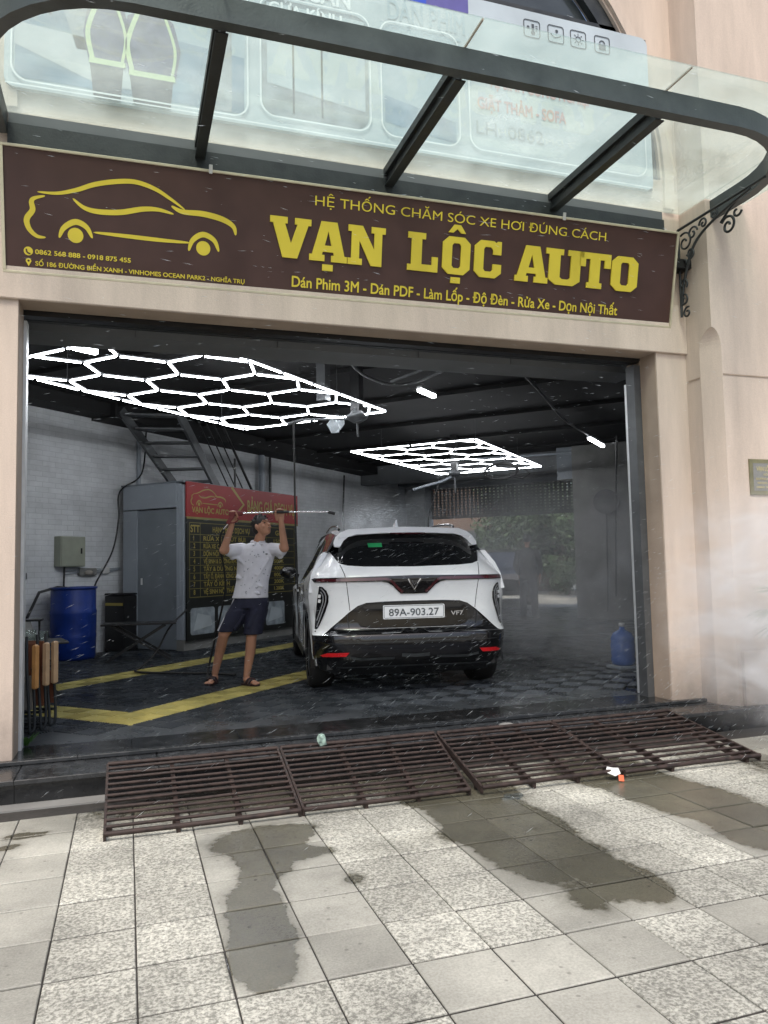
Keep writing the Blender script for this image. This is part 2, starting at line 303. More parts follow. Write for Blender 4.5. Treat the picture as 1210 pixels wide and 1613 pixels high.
# ------------------------------------------------------------ mesh helpers
class MB:
    def __init__(s): s.v = []; s.f = []; s.sm = []
    def add(s, vs, fs, smooth=False, mx=None):
        o = len(s.v)
        s.v += [tuple(mx @ Vector(p)) if mx else tuple(p) for p in vs]
        s.f += [tuple(o + i for i in f) for f in fs]; s.sm += [smooth] * len(fs)
        return s
    def box(s, x0, x1, y0, y1, z0, z1, mx=None, bev=0):
        if x0 > x1: x0, x1 = x1, x0
        if y0 > y1: y0, y1 = y1, y0
        if z0 > z1: z0, z1 = z1, z0
        if bev:
            b = bev
            vs = []
            for z, i in ((z0, 1), (z0 + b, 0), (z1 - b, 0), (z1, 1)):
                c = b if i else 0
                for (x, y) in ((x0 + c, y0 + c), (x1 - c, y0 + c), (x1 - c, y1 - c), (x0 + c, y1 - c)): vs.append((x, y, z))
            fs = [(3, 2, 1, 0), (12, 13, 14, 15)]
            for k in range(3):
                for i in range(4): fs.append((4 * k + i, 4 * k + (i + 1) % 4, 4 * k + 4 + (i + 1) % 4, 4 * k + 4 + i))
            return s.add(vs, fs, False, mx)
        vs = [(x0, y0, z0), (x1, y0, z0), (x1, y1, z0), (x0, y1, z0), (x0, y0, z1), (x1, y0, z1), (x1, y1, z1), (x0, y1, z1)]
        return s.add(vs, [(3, 2, 1, 0), (4, 5, 6, 7), (0, 1, 5, 4), (1, 2, 6, 5), (2, 3, 7, 6), (3, 0, 4, 7)], False, mx)
    def bar(s, a, b, w, h=None, up=(0, 0, 1)):       # rectangular bar a->b
        h = h or w; a = Vector(a); b = Vector(b); d = (b - a); L = d.length; d.normalize()
        u = Vector(up); sd_ = d.cross(u)
        if sd_.length < 1e-4: sd_ = d.cross(Vector((0, 1, 0)))
        sd_.normalize(); u = sd_.cross(d)
        mx = Matrix(((d.x, sd_.x, u.x, a.x), (d.y, sd_.y, u.y, a.y), (d.z, sd_.z, u.z, a.z), (0, 0, 0, 1)))
        return s.box(0, L, -w / 2, w / 2, -h / 2, h / 2, mx)
    def tube(s, pts, r, n=8, cap=True, smooth=True):
        P = [Vector(p) for p in pts]; m = len(P); rs = r if isinstance(r, (list, tuple)) else [r] * m
        vs = []; fs = []; ref = None
        for i, p in enumerate(P):
            d = (P[min(i + 1, m - 1)] - P[max(i - 1, 0)]).normalized()
            if ref is None: ref = Vector((0, 0, 1)) if abs(d.z) < .9 else Vector((1, 0, 0))
            a = d.cross(ref).normalized(); b = a.cross(d).normalized(); ref = b
            for k in range(n):
                t = 2 * math.pi * k / n; vs.append(p + (a * math.cos(t) + b * math.sin(t)) * rs[i])
        for i in range(m - 1):
            for k in range(n): fs.append((i * n + k, i * n + (k + 1) % n, (i + 1) * n + (k + 1) % n, (i + 1) * n + k))
        s.add(vs, fs, smooth)
        if cap: s.add([vs[k] for k in range(n)], [tuple(range(n))]); s.add([vs[(m - 1) * n + k] for k in range(n)], [tuple(reversed(range(n)))])
        return s
    def lathe(s, prof, n=20, c=(0, 0, 0), smooth=True):
        vs = []; fs = []; m = len(prof)
        for (r, z) in prof:
            for k in range(n):
                t = 2 * math.pi * k / n; vs.append((c[0] + r * math.cos(t), c[1] + r * math.sin(t), c[2] + z))
        for i in range(m - 1):
            for k in range(n): fs.append((i * n + k, i * n + (k + 1) % n, (i + 1) * n + (k + 1) % n, (i + 1) * n + k))
        return s.add(vs, fs, smooth)
    def ell(s, c, r, mx=None, n=16, m=10):
        vs = []; fs = []
        for i in range(m + 1):
            th = math.pi * i / m
            for k in range(n):
                t = 2 * math.pi * k / n
                p = Vector((r[0] * math.sin(th) * math.cos(t), r[1] * math.sin(th) * math.sin(t), r[2] * math.cos(th)))
                if mx: p = mx @ p
                vs.append(p + Vector(c))
        for i in range(m):
            for k in range(n): fs.append((i * n + k, (i + 1) * n + k, (i + 1) * n + (k + 1) % n, i * n + (k + 1) % n))
        return s.add(vs, fs, True)
    def cap(s, a, b, r0, r1, n=12):                   # tapered capsule
        a = Vector(a); b = Vector(b); d = (b - a).normalized(); pts = []; rs = []
        for k in range(5):
            t = math.pi / 2 * k / 4.6; pts.append(a - d * r0 * math.cos(t)); rs.append(max(r0 * math.sin(t), r0 * .05))
        for k in range(5):
            t = math.pi / 2 * (1 - k / 4.6) + .0; pts.append(b + d * r1 * math.cos(t)); rs.append(max(r1 * math.sin(t), r1 * .05))
        return s.tube(pts, rs, n)
    def prism(s, poly, y0, y1, mx=None):              # polygon in x,z pushed along y
        n = len(poly)
        vs = [(x, y0, z) for x, z in poly] + [(x, y1, z) for x, z in poly]
        fs = [tuple(range(n)), tuple(reversed(range(n, 2 * n)))] + [(i, i + n, (i + 1) % n + n, (i + 1) % n) for i in range(n)]
        return s.add(vs, fs, False, mx)
    def slab(s, poly, z0, z1, mx=None):               # polygon in x,y pushed along z
        n = len(poly)
        vs = [(x, y, z0) for x, y in poly] + [(x, y, z1) for x, y in poly]
        fs = [tuple(reversed(range(n))), tuple(range(n, 2 * n))] + [(i, (i + 1) % n, (i + 1) % n + n, i + n) for i in range(n)]
        return s.add(vs, fs, False, mx)
    def mesh(s, name, m):
        me = bpy.data.meshes.new(name); me.from_pydata(s.v, [], s.f)
        me.polygons.foreach_set('use_smooth', s.sm)
        if m: me.materials.append(M[m] if isinstance(m, str) else m)
        bm = bmesh.new(); bm.from_mesh(me); bmesh.ops.recalc_face_normals(bm, faces=bm.faces); bm.to_mesh(me); bm.free()
        me.update(); return me
    def build(s, name, m, parent=None, loc=None, rotz=0, label=None):
        return link(name, s.mesh(name, m), parent, loc, rotz, label)

def link(name, me, parent=None, loc=None, rotz=0, label=None):
    o = bpy.data.objects.new(name, me); COL.objects.link(o)
    if parent is not None: o.parent = parent
    if loc is not None: o.location = loc
    o.rotation_euler = (0, 0, rotz)
    if label: o['label'] = label
    return o
def tag(o, label=None, cat=None, group=None, kind=None):
    if label: o['label'] = label
    if cat: o['category'] = cat
    if group: o['group'] = group
    if kind: o['kind'] = kind
    return o
def thing(name, label, cat, loc=(0, 0, 0), rotz=0, group=None, rot=None):
    o = bpy.data.objects.new(name, None); COL.objects.link(o); o.empty_display_size = .1
    o.location = loc; o.rotation_euler = rot if rot else (0, 0, rotz)
    return tag(o, label, cat, group)
def struct(o, label=None): return tag(o, label, kind='structure')
def copy_tree(o, parent=None):
    c = o.copy(); COL.objects.link(c); c.parent = parent
    for ch in list(o.children): copy_tree(ch, c)
    return c
def UV(u, v, z=0): return Vector(((u - v) * S2, (u + v) * S2, z))

HORN = dict(zip('ƠỜỠỞỚỢơờỡởớợ', 'OÒÕỎÓỌoòõỏóọ'))
def raw_text(body):
    c = bpy.data.curves.new('t', 'FONT'); c.body = body; c.size = 1; c.resolution_u = 4
    o = bpy.data.objects.new('t', c); COL.objects.link(o)
    dg = bpy.context.evaluated_depsgraph_get(); me = bpy.data.meshes.new_from_object(o.evaluated_get(dg))
    bpy.data.objects.remove(o); return me
def text_mesh(name, body, m, cap_h, width=None, bold=0., ext=.002):
    plain = ''.join(HORN.get(ch, ch) for ch in body); me = raw_text(plain)
    horns = [(max(v.co.x for v in raw_text(plain[:i + 1]).vertices), ch.islower()) for i, ch in enumerate(body) if ch in HORN]
    # cap height of the built-in font is close to .73
    bm = bmesh.new(); bm.from_mesh(me)
    for (hx, low) in horns:
        hz = .42 if low else .60
        P = [(hx - .07, hz - .03), (hx + .02, hz - .01), (hx + .055, hz + .04), (hx + .055, hz + .14), (hx + .0, hz + .14), (hx + .0, hz + .07), (hx - .08, hz + .05)]
        bm.faces.new([bm.verts.new((x_, z_, -.0005)) for x_, z_ in P])
    if bm.verts:
        x0 = min(v.co.x for v in bm.verts); x1 = max(v.co.x for v in bm.verts)
        sz = cap_h / .73; sx = (width / (x1 - x0)) if width else sz * .8
        for v in bm.verts: v.co = Vector(((v.co.x - x0) * sx, -ext, v.co.y * sz))
        if bold:                       # thicken the strokes: shifted copies, each a hair further out
            base = bm.faces[:]
            for q, (a, b) in enumerate(((1, 0), (-1, 0), (0, 1), (0, -1), (.7, .7), (-.7, -.7), (.7, -.7), (-.7, .7))):
                r = bmesh.ops.duplicate(bm, geom=base); bmesh.ops.translate(bm, vec=(a * bold * sx * .8, -.0001 * (q + 1), b * bold * sz * .8), verts=[e for e in r['geom'] if isinstance(e, bmesh.types.BMVert)])
    bm.to_mesh(me); bm.free(); me.materials.clear(); me.materials.append(M[m]); me.name = name
    return me
def text(name, body, m, cap_h, width, parent, loc, bold=0., rot=(0, 0, 0), label=None, ext=.002):
    o = link(name, text_mesh(name, body, m, cap_h, width, bold, ext), parent, loc); o.rotation_euler = rot
    if label: o['label'] = label
    return o

def smooth_path(pts, n=8):
    P = [Vector(p) for p in pts]; out_ = []
    for i in range(len(P) - 1):
        p0 = P[max(i - 1, 0)]; p1 = P[i]; p2 = P[i + 1]; p3 = P[min(i + 2, len(P) - 1)]
        for k in range(n):
            t = k / n
            out_.append(.5 * ((2 * p1) + (p2 - p0) * t + (2 * p0 - 5 * p1 + 4 * p2 - p3) * t * t + (3 * p1 - p0 - 3 * p2 + p3) * t ** 3))
    out_.append(P[-1]); return out_
def ribbon(mb, pts, wid, y=-.003, n=8, taper=True, th=.002):      # flat strip in the x,z plane
    P = smooth_path([(p[0], 0, p[1]) for p in pts], n) if n else [Vector((p[0], 0, p[1])) for p in pts]
    m = len(P); vs = []
    for i, p in enumerate(P):
        d = (P[min(i + 1, m - 1)] - P[max(i - 1, 0)]).normalized(); nrm = Vector((-d.z, 0, d.x))
        k = i / (m - 1); w_ = wid * (math.sin(math.pi * k) ** .5 if taper else 1) / 2 + .0008
        vs += [(p.x + nrm.x * w_, y, p.z + nrm.z * w_), (p.x - nrm.x * w_, y, p.z - nrm.z * w_)]
    mb.add(vs, [(2 * i, 2 * i + 1, 2 * i + 3, 2 * i + 2) for i in range(m - 1)])
def disc(mb, cx, cz, r, y=-.003, n=24, r0=0, a0=0, a1=2 * math.pi):
    vs = [(cx + r * math.cos(a0 + (a1 - a0) * k / n), y, cz + r * math.sin(a0 + (a1 - a0) * k / n)) for k in range(n + 1)]
    vi = [(cx + r0 * math.cos(a0 + (a1 - a0) * k / n), y, cz + r0 * math.sin(a0 + (a1 - a0) * k / n)) for k in range(n + 1)]
    mb.add(vs + vi, [(k, k + 1, n + 2 + k, n + 1 + k) for k in range(n)])
def rrect(x0, x1, z0, z1, r, n=6):
    p = []
    for (cx, cz, a) in ((x1 - r, z0 + r, -90), (x1 - r, z1 - r, 0), (x0 + r, z1 - r, 90), (x0 + r, z0 + r, 180)):
        for k in range(n + 1):
            t = math.radians(a + 90 * k / n); p.append((cx + r * math.cos(t), cz + r * math.sin(t)))
    return p
def flat(mb, poly, y): mb.add([(x, y, z) for x, z in poly], [tuple(range(len(poly)))])

# ============================================================ SETTING: ground
GZ = -.175
g = MB(); g.slab([(-60, -60), (60, -60), (60, 5.0), (-60, 5.0)], GZ - .30, GZ - .006)
struct(g.build('ground', 'stone_base'))
g = MB(); g.slab([(-60, 5.02), (60, 5.02), (60, 90), (-60, 90)], -.60, -.25)
struct(g.build('terrain', 'concrete'))

# pavement slabs, one by one
pv = thing('pavement', None, None); struct(pv)
TX, TY = .2965, .3145
def slab_mesh(m, k):
    mb = MB(); g_ = .0028; j = [random.uniform(0, .0016) for _ in range(4)]
    x0, x1, y0, y1 = g_ * .8 + j[0], TX - g_ * .8 - j[1], g_ * 2.1 + j[2], TY - g_ * 2.1 - j[3]
    mb.box(x0, x1, y0, y1, -.03, 0, None, .003); return mb.mesh('paving_slab', m)
VAR = {m: [slab_mesh(m, k) for k in range(4)] for m in ('stone_speckled', 'stone_plain')}
tiles = []
for i in range(-6, 22):
    for j in range(-3, 9):
        x = .034 + TX * i; y = 2.545 + .3145 * (j) - 0.0
        if y + TY > 5.0: continue
        dx, dy = x + .15, y + .15
        zc = .318 * dx + .945 * dy; xc = .948 * dx - .317 * dy
        if zc < 1.7 or abs(xc / zc) > .56: continue
        tiles.append((zc, i, j, x, y))
tiles.sort(); tiles_near = tiles[:300]
for (_, i, j, x, y) in tiles_near:
    pair = (i - 1) // 2 if i >= 1 else (i - 1) // 2
    rough = pair % 2 == 1
    if j < 0: rough = rough if i < 2 else not rough
    if (i, j) in ((1, -1), (5, -1), (9, -2)): rough = not rough
    m = 'stone_speckled' if rough else 'stone_plain'
    o = link('paving_slab', random.choice(VAR[m]), pv, (x, y, GZ + random.uniform(-.0012, .0012)))
    o.rotation_euler = (random.uniform(-.003, .003), random.uniform(-.003, .003), 0)
# the pavement beyond what can be told apart
near_set = {(t[1], t[2]) for t in tiles_near}; mb = MB()
for i in range(-40, 60):
    for j in range(-30, 9):
        x = .034 + TX * i; y = 2.545 + .3145 * j
        if y + TY > 5.0 or (i, j) in near_set: continue
        mb.box(x + .003, x + TX - .003, y + .003, y + TY - .003, GZ - .02, GZ)
tag(mb.build('paving_slabs', 'stone_plain', pv), kind='stuff')

# black granite steps and thresholds
st = thing('entrance_step', None, None); struct(st)
mb = MB(); mb.box(-8, 9, 5.085, 5.43, -.26, -.060); mb.build('step_base', 'granite_black', st)
n = 0; x = -3.2
while x < 8:
    L = .62 + .35 * random.random(); L = min(L, 8 - x)
    mb = MB(); mb.box(x + .0015, x + L - .0015, 5.025, 5.42, -.058, -.028, None, .004); mb.build('tread_slab', 'granite_edge', st)
    mb = MB(); mb.box(x + .0015, x + L - .0015, 5.062, 5.083, GZ - .03, -.060, None, .001); mb.build('riser_slab', 'granite_black', st)
    x += L
x = -3.0
while x < 8:
    L = .9; 
    mb = MB(); mb.box(x + .0015, min(x + L, 8) - .0015, 5.395, 5.448, -.026, 0, None, .004); mb.build('nosing_slab', 'granite_edge', st)
    x += L
x = -.688
while x < 4.35:
    L = min(.72, 4.36 - x); mb = MB(); mb.box(x + .001, x + L - .001, 5.45, 5.815, -.03, 0, None, .002); mb.build('threshold_slab', 'granite_black', st); x += L
# grey sub-strip in front of the left step
mb = MB(); mb.box(-3, -.12, 4.93, 5.06, GZ - .01, GZ + .004); mb.build('mortar_strip', 'concrete', st)

# ============================================================ garage floor of ribbed plastic tiles (grid turned 45 degrees)
fl = thing('garage_floor', None, None, (0, 0, 0), R45); struct(fl)
mb = MB()
mb.slab([(-1.0, 9.3), (8.0, .3), (20.6, .3), (20.6, 9.3)], -.06, -.022); mb.build('floor_slab', 'tile_dark', fl)
TT = .4
def ftile(m):
    mb = MB(); g_ = .0018; mb.box(g_, TT - g_, g_, TT - g_, -.018, -.009)
    h = TT / 2
    for (qx, qy, dr) in ((0, 0, 0), (h, 0, 1), (0, h, 1), (h, h, 0)):
        for k in range(7):
            a = .012 + k * .0265; b = a + .011
            if dr: X0, X1, Y0, Y1 = qx + a, qx + b, qy + .01, qy + h - .01
            else: X0, X1, Y0, Y1 = qx + .01, qx + h - .01, qy + a, qy + b
            mb.add([(X0, Y0, -.009), (X1, Y0, -.009), (X1, Y1, -.009), (X0, Y1, -.009), (X0 + .002, Y0 + .002, 0), (X1 - .002, Y0 + .002, 0), (X1 - .002, Y1 - .002, 0), (X0 + .002, Y1 - .002, 0)],
                   [(4, 5, 6, 7), (0, 1, 5, 4), (1, 2, 6, 5), (2, 3, 7, 6), (3, 0, 4, 7)])
    return mb.mesh('floor_tile', m)
FT = {k: ftile(k) for k in ('tile_grey', 'tile_dark', 'tile_yellow')}
U0, V0 = 4.50 - .4 * 12, 4.46 - .4 * 12     # grid phase from the yellow band
def tcolor(u, v):
    iu = round((u - 4.50) / .4); iv = round((v - 4.46) / .4)
    if iv == 0 and 0 <= iu <= 8: return 'tile_yellow'
    if iu == 0 and 0 <= iv <= 5: return 'tile_yellow'
    if iv == 5 and 0 <= iu <= 14: return 'tile_yellow'
    if iu == 14 and 0 <= iv <= 5: return 'tile_yellow'
    return 'tile_grey' if (u < 6.6 and v > 3.2) or (iu + iv) % 7 == 0 else 'tile_grey'
ft = []
for a in range(60):
    for b in range(48):
        u = U0 + .4 * a; v = V0 + .4 * b
        if v < -.1 or v > 9.0 - .35 or u > 20.2: continue
        x, y = ((u + .2) - (v + .2)) * S2, ((u + .2) + (v + .2)) * S2
        if y - .283 < 5.82: continue
        if x < -3.2: continue
        zc = .318 * x + .945 * y; xc = .948 * x - .317 * y
        vis = -.51 < xc / zc < .36
        ft.append((zc if vis else 99, u, v))
ft.sort()
for (zc, u, v) in ft[:290]:
    link('floor_tile', FT[tcolor(u, v)], fl, (u, v, 0))
for nm, key in (('floor_tiles', 'tile_grey'), ('yellow_floor_tiles', 'tile_yellow')):
    mb = MB()
    for (zc, u, v) in ft[290:]:
        if (tcolor(u, v) == 'tile_yellow') == (key == 'tile_yellow'): mb.box(u + .002, u + .398, v + .002, v + .398, -.018, 0)
    # cut edge pieces along the threshold
    if key == 'tile_grey':
        pass
    tag(mb.build(nm, key, fl), kind='stuff')
mb = MB(); mb.box(-.69, 4.36, 5.82, 6.45, -.022, -.0095); o = mb.build('edge_strip', 'tile_grey', fl); o.rotation_euler = (0, 0, -R45)

# ============================================================ facade
YF = 5.45
bld = thing('corner_building', 'cream corner building whose ground floor opens as a car wash bay', 'building')
mb = MB()
mb.prism([(-8, -.2), (-.69, -.2), (-.69, 3.0), (4.362, 3.0), (4.362, -.2), (4.674, -.2), (4.674, 4.56), (-8, 4.56)], YF, YF + .20)
ac = (1.9, 4.56, 2.6)
arcp = lambda a, r=2.6: (ac[0] + r * math.cos(a), ac[1] + r * math.sin(a))
A = [math.pi / 2 * k / 14 for k in range(15)]
rightp = [(ac[0], 10), (ac[0], 4.56 + 2.6)] + [arcp(a) for a in reversed(A[:-1])] + [(4.674, 4.56), (4.674, 10)]
leftp = [(2 * ac[0] - x, z) for x, z in rightp[:-2]] + [(-8, 4.56), (-8, 10)]
mb.prism(rightp, YF, YF + .25); mb.prism(list(reversed(leftp)), YF, YF + .25)
mb.build('wall', 'wall_paint', bld)
mb = MB(); mb.box(-8, 4.672, YF - .03, YF - .002, 2.985, 3.42, None, .006); mb.build('beam_band', 'wall_paint', bld)
# reveals
mb = MB(); mb.box(4.362 - .004, 4.372, YF + .012, 5.665, 0, 2.99); mb.box(4.352, 4.366, 5.665, 5.85, 0, 2.97); mb.build('jamb', 'jamb_taupe', bld)
mb = MB(); mb.box(-.70, -.686, YF + .012, 5.70, 0, 2.99); mb.build('jamb', 'jamb_taupe', bld)
mb = MB(); mb.box(-.686, 4.358, YF + .012, 5.66, 2.99, 3.002); mb.build('lintel_soffit', 'jamb_taupe', bld)
# right block standing forward, its corner chamfered up to a rounded stop
mb = MB()
cz = 2.97
mb.slab([(4.674, YF), (4.674, 5.275), (4.765, 5.12), (12, 5.12), (12, YF)], -.03, cz)
mb.slab([(4.674, YF), (4.674, 5.12), (12, 5.12), (12, YF)], cz + .17, 10)
# rounded stop between
N = 8
for k in range(N):
    a0 = math.pi / 2 * k / N; a1 = math.pi / 2 * (k + 1) / N
    f0 = math.cos(a0); f1 = math.cos(a1)
    z0 = cz + .17 * math.sin(a0); z1 = cz + .17 * math.sin(a1)
    f = (f0 + f1) / 2
    q = [(4.674, YF), (4.674, 5.12 + .155 * f1), (4.674 + .091 * f1, 5.12), (12, 5.12), (12, YF)]
    p = [(4.674, YF), (4.674, 5.12 + .155 * f0), (4.674 + .091 * f0, 5.12), (12, 5.12), (12, YF)]
    vs = [(x, y, z0) for x, y in p] + [(x, y, z1) for x, y in q]
    mb.add(vs, [(i, (i + 1) % 5, (i + 1) % 5 + 5, i + 5) for i in range(5)])
mb.build('front_wall', 'wall_paint', bld)
mb = MB(); mb.box(4.770, 12, 5.113, 5.118, 2.735, 2.745); mb.box(4.667, 4.672, 5.28, YF - .03, 2.735, 2.745); mb.build('string_course', 'jamb_taupe', bld)
mb = MB(); mb.box(4.80, 12, 5.085, 5.118, -.03, .42, None, .012); mb.build('plinth', 'wall_paint', bld)
# arch window
mb = MB()
def arcring(mb, r0, r1, y0, y1, n=28, a0=-.1, a1=math.pi + .1):
    vs = []
    for k in range(n + 1):
        a = a0 + (a1 - a0) * k / n
        for (r, y) in ((r0, y0), (r1, y0), (r1, y1), (r0, y1)): vs.append((ac[0] + r * math.cos(a), y, ac[1] + r * math.sin(a)))
    fs = []
    for k in range(n):
        for q in range(4): fs.append((4 * k + q, 4 * k + (q + 1) % 4, 4 * k + 4 + (q + 1) % 4, 4 * k + 4 + q))
    mb.add(vs, fs)
arcring(mb, 2.62, 2.72, YF - .035, YF - .003); mb.build('arch_moulding', 'wall_paint', bld)
wn = MB(); arcring(wn, 2.46, 2.597, YF + .03, YF + .10); wn.bar((1.9, YF + .06, 4.4), (1.9, YF + .06, 7.1), .06); wn.bar((-.55, YF + .06, 5.9), (4.35, YF + .06, 5.9), .06)
wo = wn.build('arched_window', 'dark_steel', bld)
pn = MB(); pn.prism([(ac[0] + 2.455 * math.cos(a), ac[1] + 2.455 * math.sin(a)) for a in [math.pi * k / 28 for k in range(29)]], YF + .12, YF + .13); pn.build('pane', 'arch_glass', wo)
# rear shell of the building, so that daylight only comes in through the openings
mb = MB(); mb.box(-8, -.70, 5.66, 5.70, -.02, 3.6); mb.build('inner_wall', 'beam_grey', bld)
mb = MB(); mb.box(4.46, 6.4, 5.66, 5.70, -.02, 3.6); mb.build('inner_wall', 'beam_grey', bld)
ib = thing('garage_interior', None, None, (0, 0, 0), R45); struct(ib)
mb = MB(); mb.box(-1.6, 20.5, 9.1, 9.25, -.02, 3.8); mb.build('interior_wall', 'white_brick', ib, label='white painted brick wall on the left of the bay')
mb = MB(); mb.box(7.2, 13.6, .15, .3, -.02, 3.8); mb.box(16.4, 20.5, .15, .3, -.02, 3.8); mb.box(13.6, 16.4, .15, .3, 2.5, 3.8); mb.build('interior_wall', 'beam_grey', ib)
mb = MB(); mb.box(20.3, 20.5, 9.0, 9.1, -.02, 3.6); mb.box(20.3, 20.5, .3, 3.88, -.02, 3.6); mb.box(20.3, 20.5, 3.88, 9.0, 3.38, 3.6); mb.build('back_wall', 'concrete', ib)
mb = MB(); mb.slab([(-1.6, 9.3), (4.4, 3.35), (7.3, .2), (20.6, .1), (20.6, 9.3)], 3.72, 3.8); mb.build('ceiling', 'ceiling_black', ib)
mb = MB(); mb.box(-1.6, 8.35, 8.7, 9.098, 3.53, 3.715); mb.box(8.35, 20.2, 8.6, 9.098, 3.49, 3.715); mb.build('wall_beam', 'ceiling_black', ib)
mb = MB(); mb.box(19.2, 19.6, .3, 9.09, 3.42, 3.715); mb.build('cross_beam', 'beam_grey', ib)
mb = MB(); mb.box(17.0, 17.35, .3, 9.09, 3.25, 3.70); mb.build('cross_beam', 'beam_grey', ib)
mb = MB(); mb.box(16.6, 17.0, .3, 4.0, 3.0, 3.70); mb.build('cross_beam', 'pvc_dark', ib)
mb = MB(); mb.box(20.1, 20.29, 3.7, 9.05, 3.36, 3.95 - .24); mb.build('lintel_beam', 'pvc_grey', ib)
for k in range(8):
    mb = MB(); mb.box(4.6 + 1.9 * k, 4.65 + 1.9 * k, max(.4, 9.1 - (4.6 + 1.9 * k)), 8.6, 3.66, 3.715); mb.build('ceiling_rail', 'ceiling_black', ib)
# left wall: boxed corner and pillars
mb = MB(); mb.box(19.7, 20.28, 8.5, 9.09, -.02, 3.48); mb.build('corner_pillar', 'white_brick', ib)

# inner beam right behind the opening
mb = MB(); mb.box(-.9, 4.7, 6.12, 6.5, 2.985, 3.718); o = mb.build('inner_beam', 'beam_grey', bld)
for x in (.05, 1.16, 2.4, 3.3): mb = MB(); mb.box(x, x + .006, 6.114, 6.119, 2.99, 3.6); mb.build('beam_seam', 'steel_grey', bld)

# roller door frame
rd = thing('roller_door', 'roller door frame lining the bay opening, door rolled up', 'roller door', (1.83, 5.8, 0))
mb = MB(); mb.box(2.455, 2.525, -.135, -.02, 0, 2.93); mb.build('guide_rail', 'steel_grey', rd)
mb = MB(); mb.box(2.514, 2.531, .015, .09, 0, 2.80); mb.build('edge_post', 'aluminium', rd, label='pale metal post on the right of the opening')
mb = MB(); mb.box(-2.52, -2.497, -.09, .02, 0, 2.93); mb.build('edge_post', 'aluminium', rd, label='pale metal strip on the left of the opening')
mb = MB(); mb.box(-2.515, 2.52, -.13, -.04, 2.955, 2.99); mb.build('door_slot', 'black_plastic', rd)
mb = MB()
for k in range(4): mb.box(-2.51, 2.45, -.02 + .012 * (k % 2), .03, 2.955 + .035 * k, 2.988 + .035 * k)
mb.build('shutter_curtain', 'dark_steel', rd)

# ============================================================ canopy
cn = thing('glass_canopy', 'dusty glass canopy on a dark steel frame above the brown shop sign', 'canopy', (1.95, 5.4, 4.1))
CX, CY = 1.95, 5.4
def canopy_path(x0, x1, yb, yf, r, n=10):        # from left wall end round the front to the right wall end
    p = [(x0, yb)]
    for k in range(n + 1):
        a = math.pi + math.pi / 2 * k / n; p.append((x0 + r + r * math.cos(a), yf + r + r * math.sin(a)))
    for k in range(n + 1):
        a = -math.pi / 2 + math.pi / 2 * k / n; p.append((x1 - r + r * math.cos(a), yf + r + r * math.sin(a)))
    p.append((x1, yb)); return p
XL, XR = -.84, 4.80
outer = canopy_path(XL, XR, 5.42, 3.945, .86); inner = canopy_path(XL + .075, XR - .075, 5.42, 4.02, .785)
def loopband(mb, po, pi_, z0, z1):
    n = len(po); vs = []
    for (a, b) in zip(po, pi_): vs += [(a[0] - CX, a[1] - CY, z0 - 4.1), (a[0] - CX, a[1] - CY, z1 - 4.1), (b[0] - CX, b[1] - CY, z1 - 4.1), (b[0] - CX, b[1] - CY, z0 - 4.1)]
    mb.add(vs, [(4 * i + q, 4 * i + (q + 1) % 4, 4 * i + 4 + (q + 1) % 4, 4 * i + 4 + q) for i in range(n - 1) for q in range(4)], True)
mb = MB(); loopband(mb, outer, inner, 4.10, 4.245); fb = mb.build('edge_beam', 'beam_steel', cn)
bm = bmesh.new(); bm.from_mesh(fb.data)
for e in bm.edges:
    if len(e.link_faces) == 2 and e.calc_face_angle(0) > .6: e.smooth = False
bm.to_mesh(fb.data); bm.free()
for x in (.48, 1.90, 3.345):
    mb = MB()
    mb.box(x - .035 - CX, x + .035 - CX, 4.02 - CY, 5.44 - CY, .085, .14); mb.box(x - .008 - CX, x + .008 - CX, 4.02 - CY, 5.44 - CY, -.0, .085)
    mb.box(x - .035 - CX, x + .035 - CX, 4.03 - CY, 5.44 - CY, -.008, 0.0)
    mb.build('rib', 'dark_steel', cn)
mb = MB(); mb.box(XL + .08 - CX, XR - .35 - CX, 5.37 - CY, 5.416 - CY, -.13, .055); mb.build('wall_beam', 'dark_steel', cn)
mb = MB(); mb.box(XL + .08 - CX, XR - .35 - CX, 5.39 - CY, 5.416 - CY, .06, .135); mb.build('reflection_strip', 'beam_grey', cn)  # grey strip stands in for reflection and thickness of the glass
go = canopy_path(XL - .27, XR + .27, 5.42, 3.70, 1.13, 14)
def clipx(poly, xa, xb):
    def cut(p, f):
        out_ = []
        for i in range(len(p)):
            a, b = p[i], p[(i + 1) % len(p)]; fa, fb_ = f(a), f(b)
            if fa >= 0: out_.append(a)
            if fa * fb_ < 0: t = fa / (fa - fb_); out_.append((a[0] + (b[0] - a[0]) * t, a[1] + (b[1] - a[1]) * t))
        return out_
    return cut(cut(poly, lambda q: q[0] - xa), lambda q: xb - q[0])
for (xa, xb) in ((-2, .476), (.484, 1.896), (1.904, 3.341), (3.349, 4.667)):
    poly = clipx(go, xa, xb)
    mb = MB(); mb.slab([(x - CX, y - CY) for x, y in poly], .150, .160); mb.build('glass_pane', 'canopy_glass', cn)
poly = [(x, y) for x, y in clipx(go, 4.675, 9)]
poly = [(x, min(y, 5.11)) for x, y in poly]
mb = MB(); mb.slab([(x - CX, y - CY) for x, y in poly], .150, .160); mb.build('glass_pane', 'canopy_glass', cn)
for x in (.48, 1.90, 3.345):
    mb = MB(); mb.box(x - .004 - CX, x + .004 - CX, 3.71 - CY, 4.02 - CY, .148, .163); mb.build('joint_seal', 'jamb_taupe', cn)
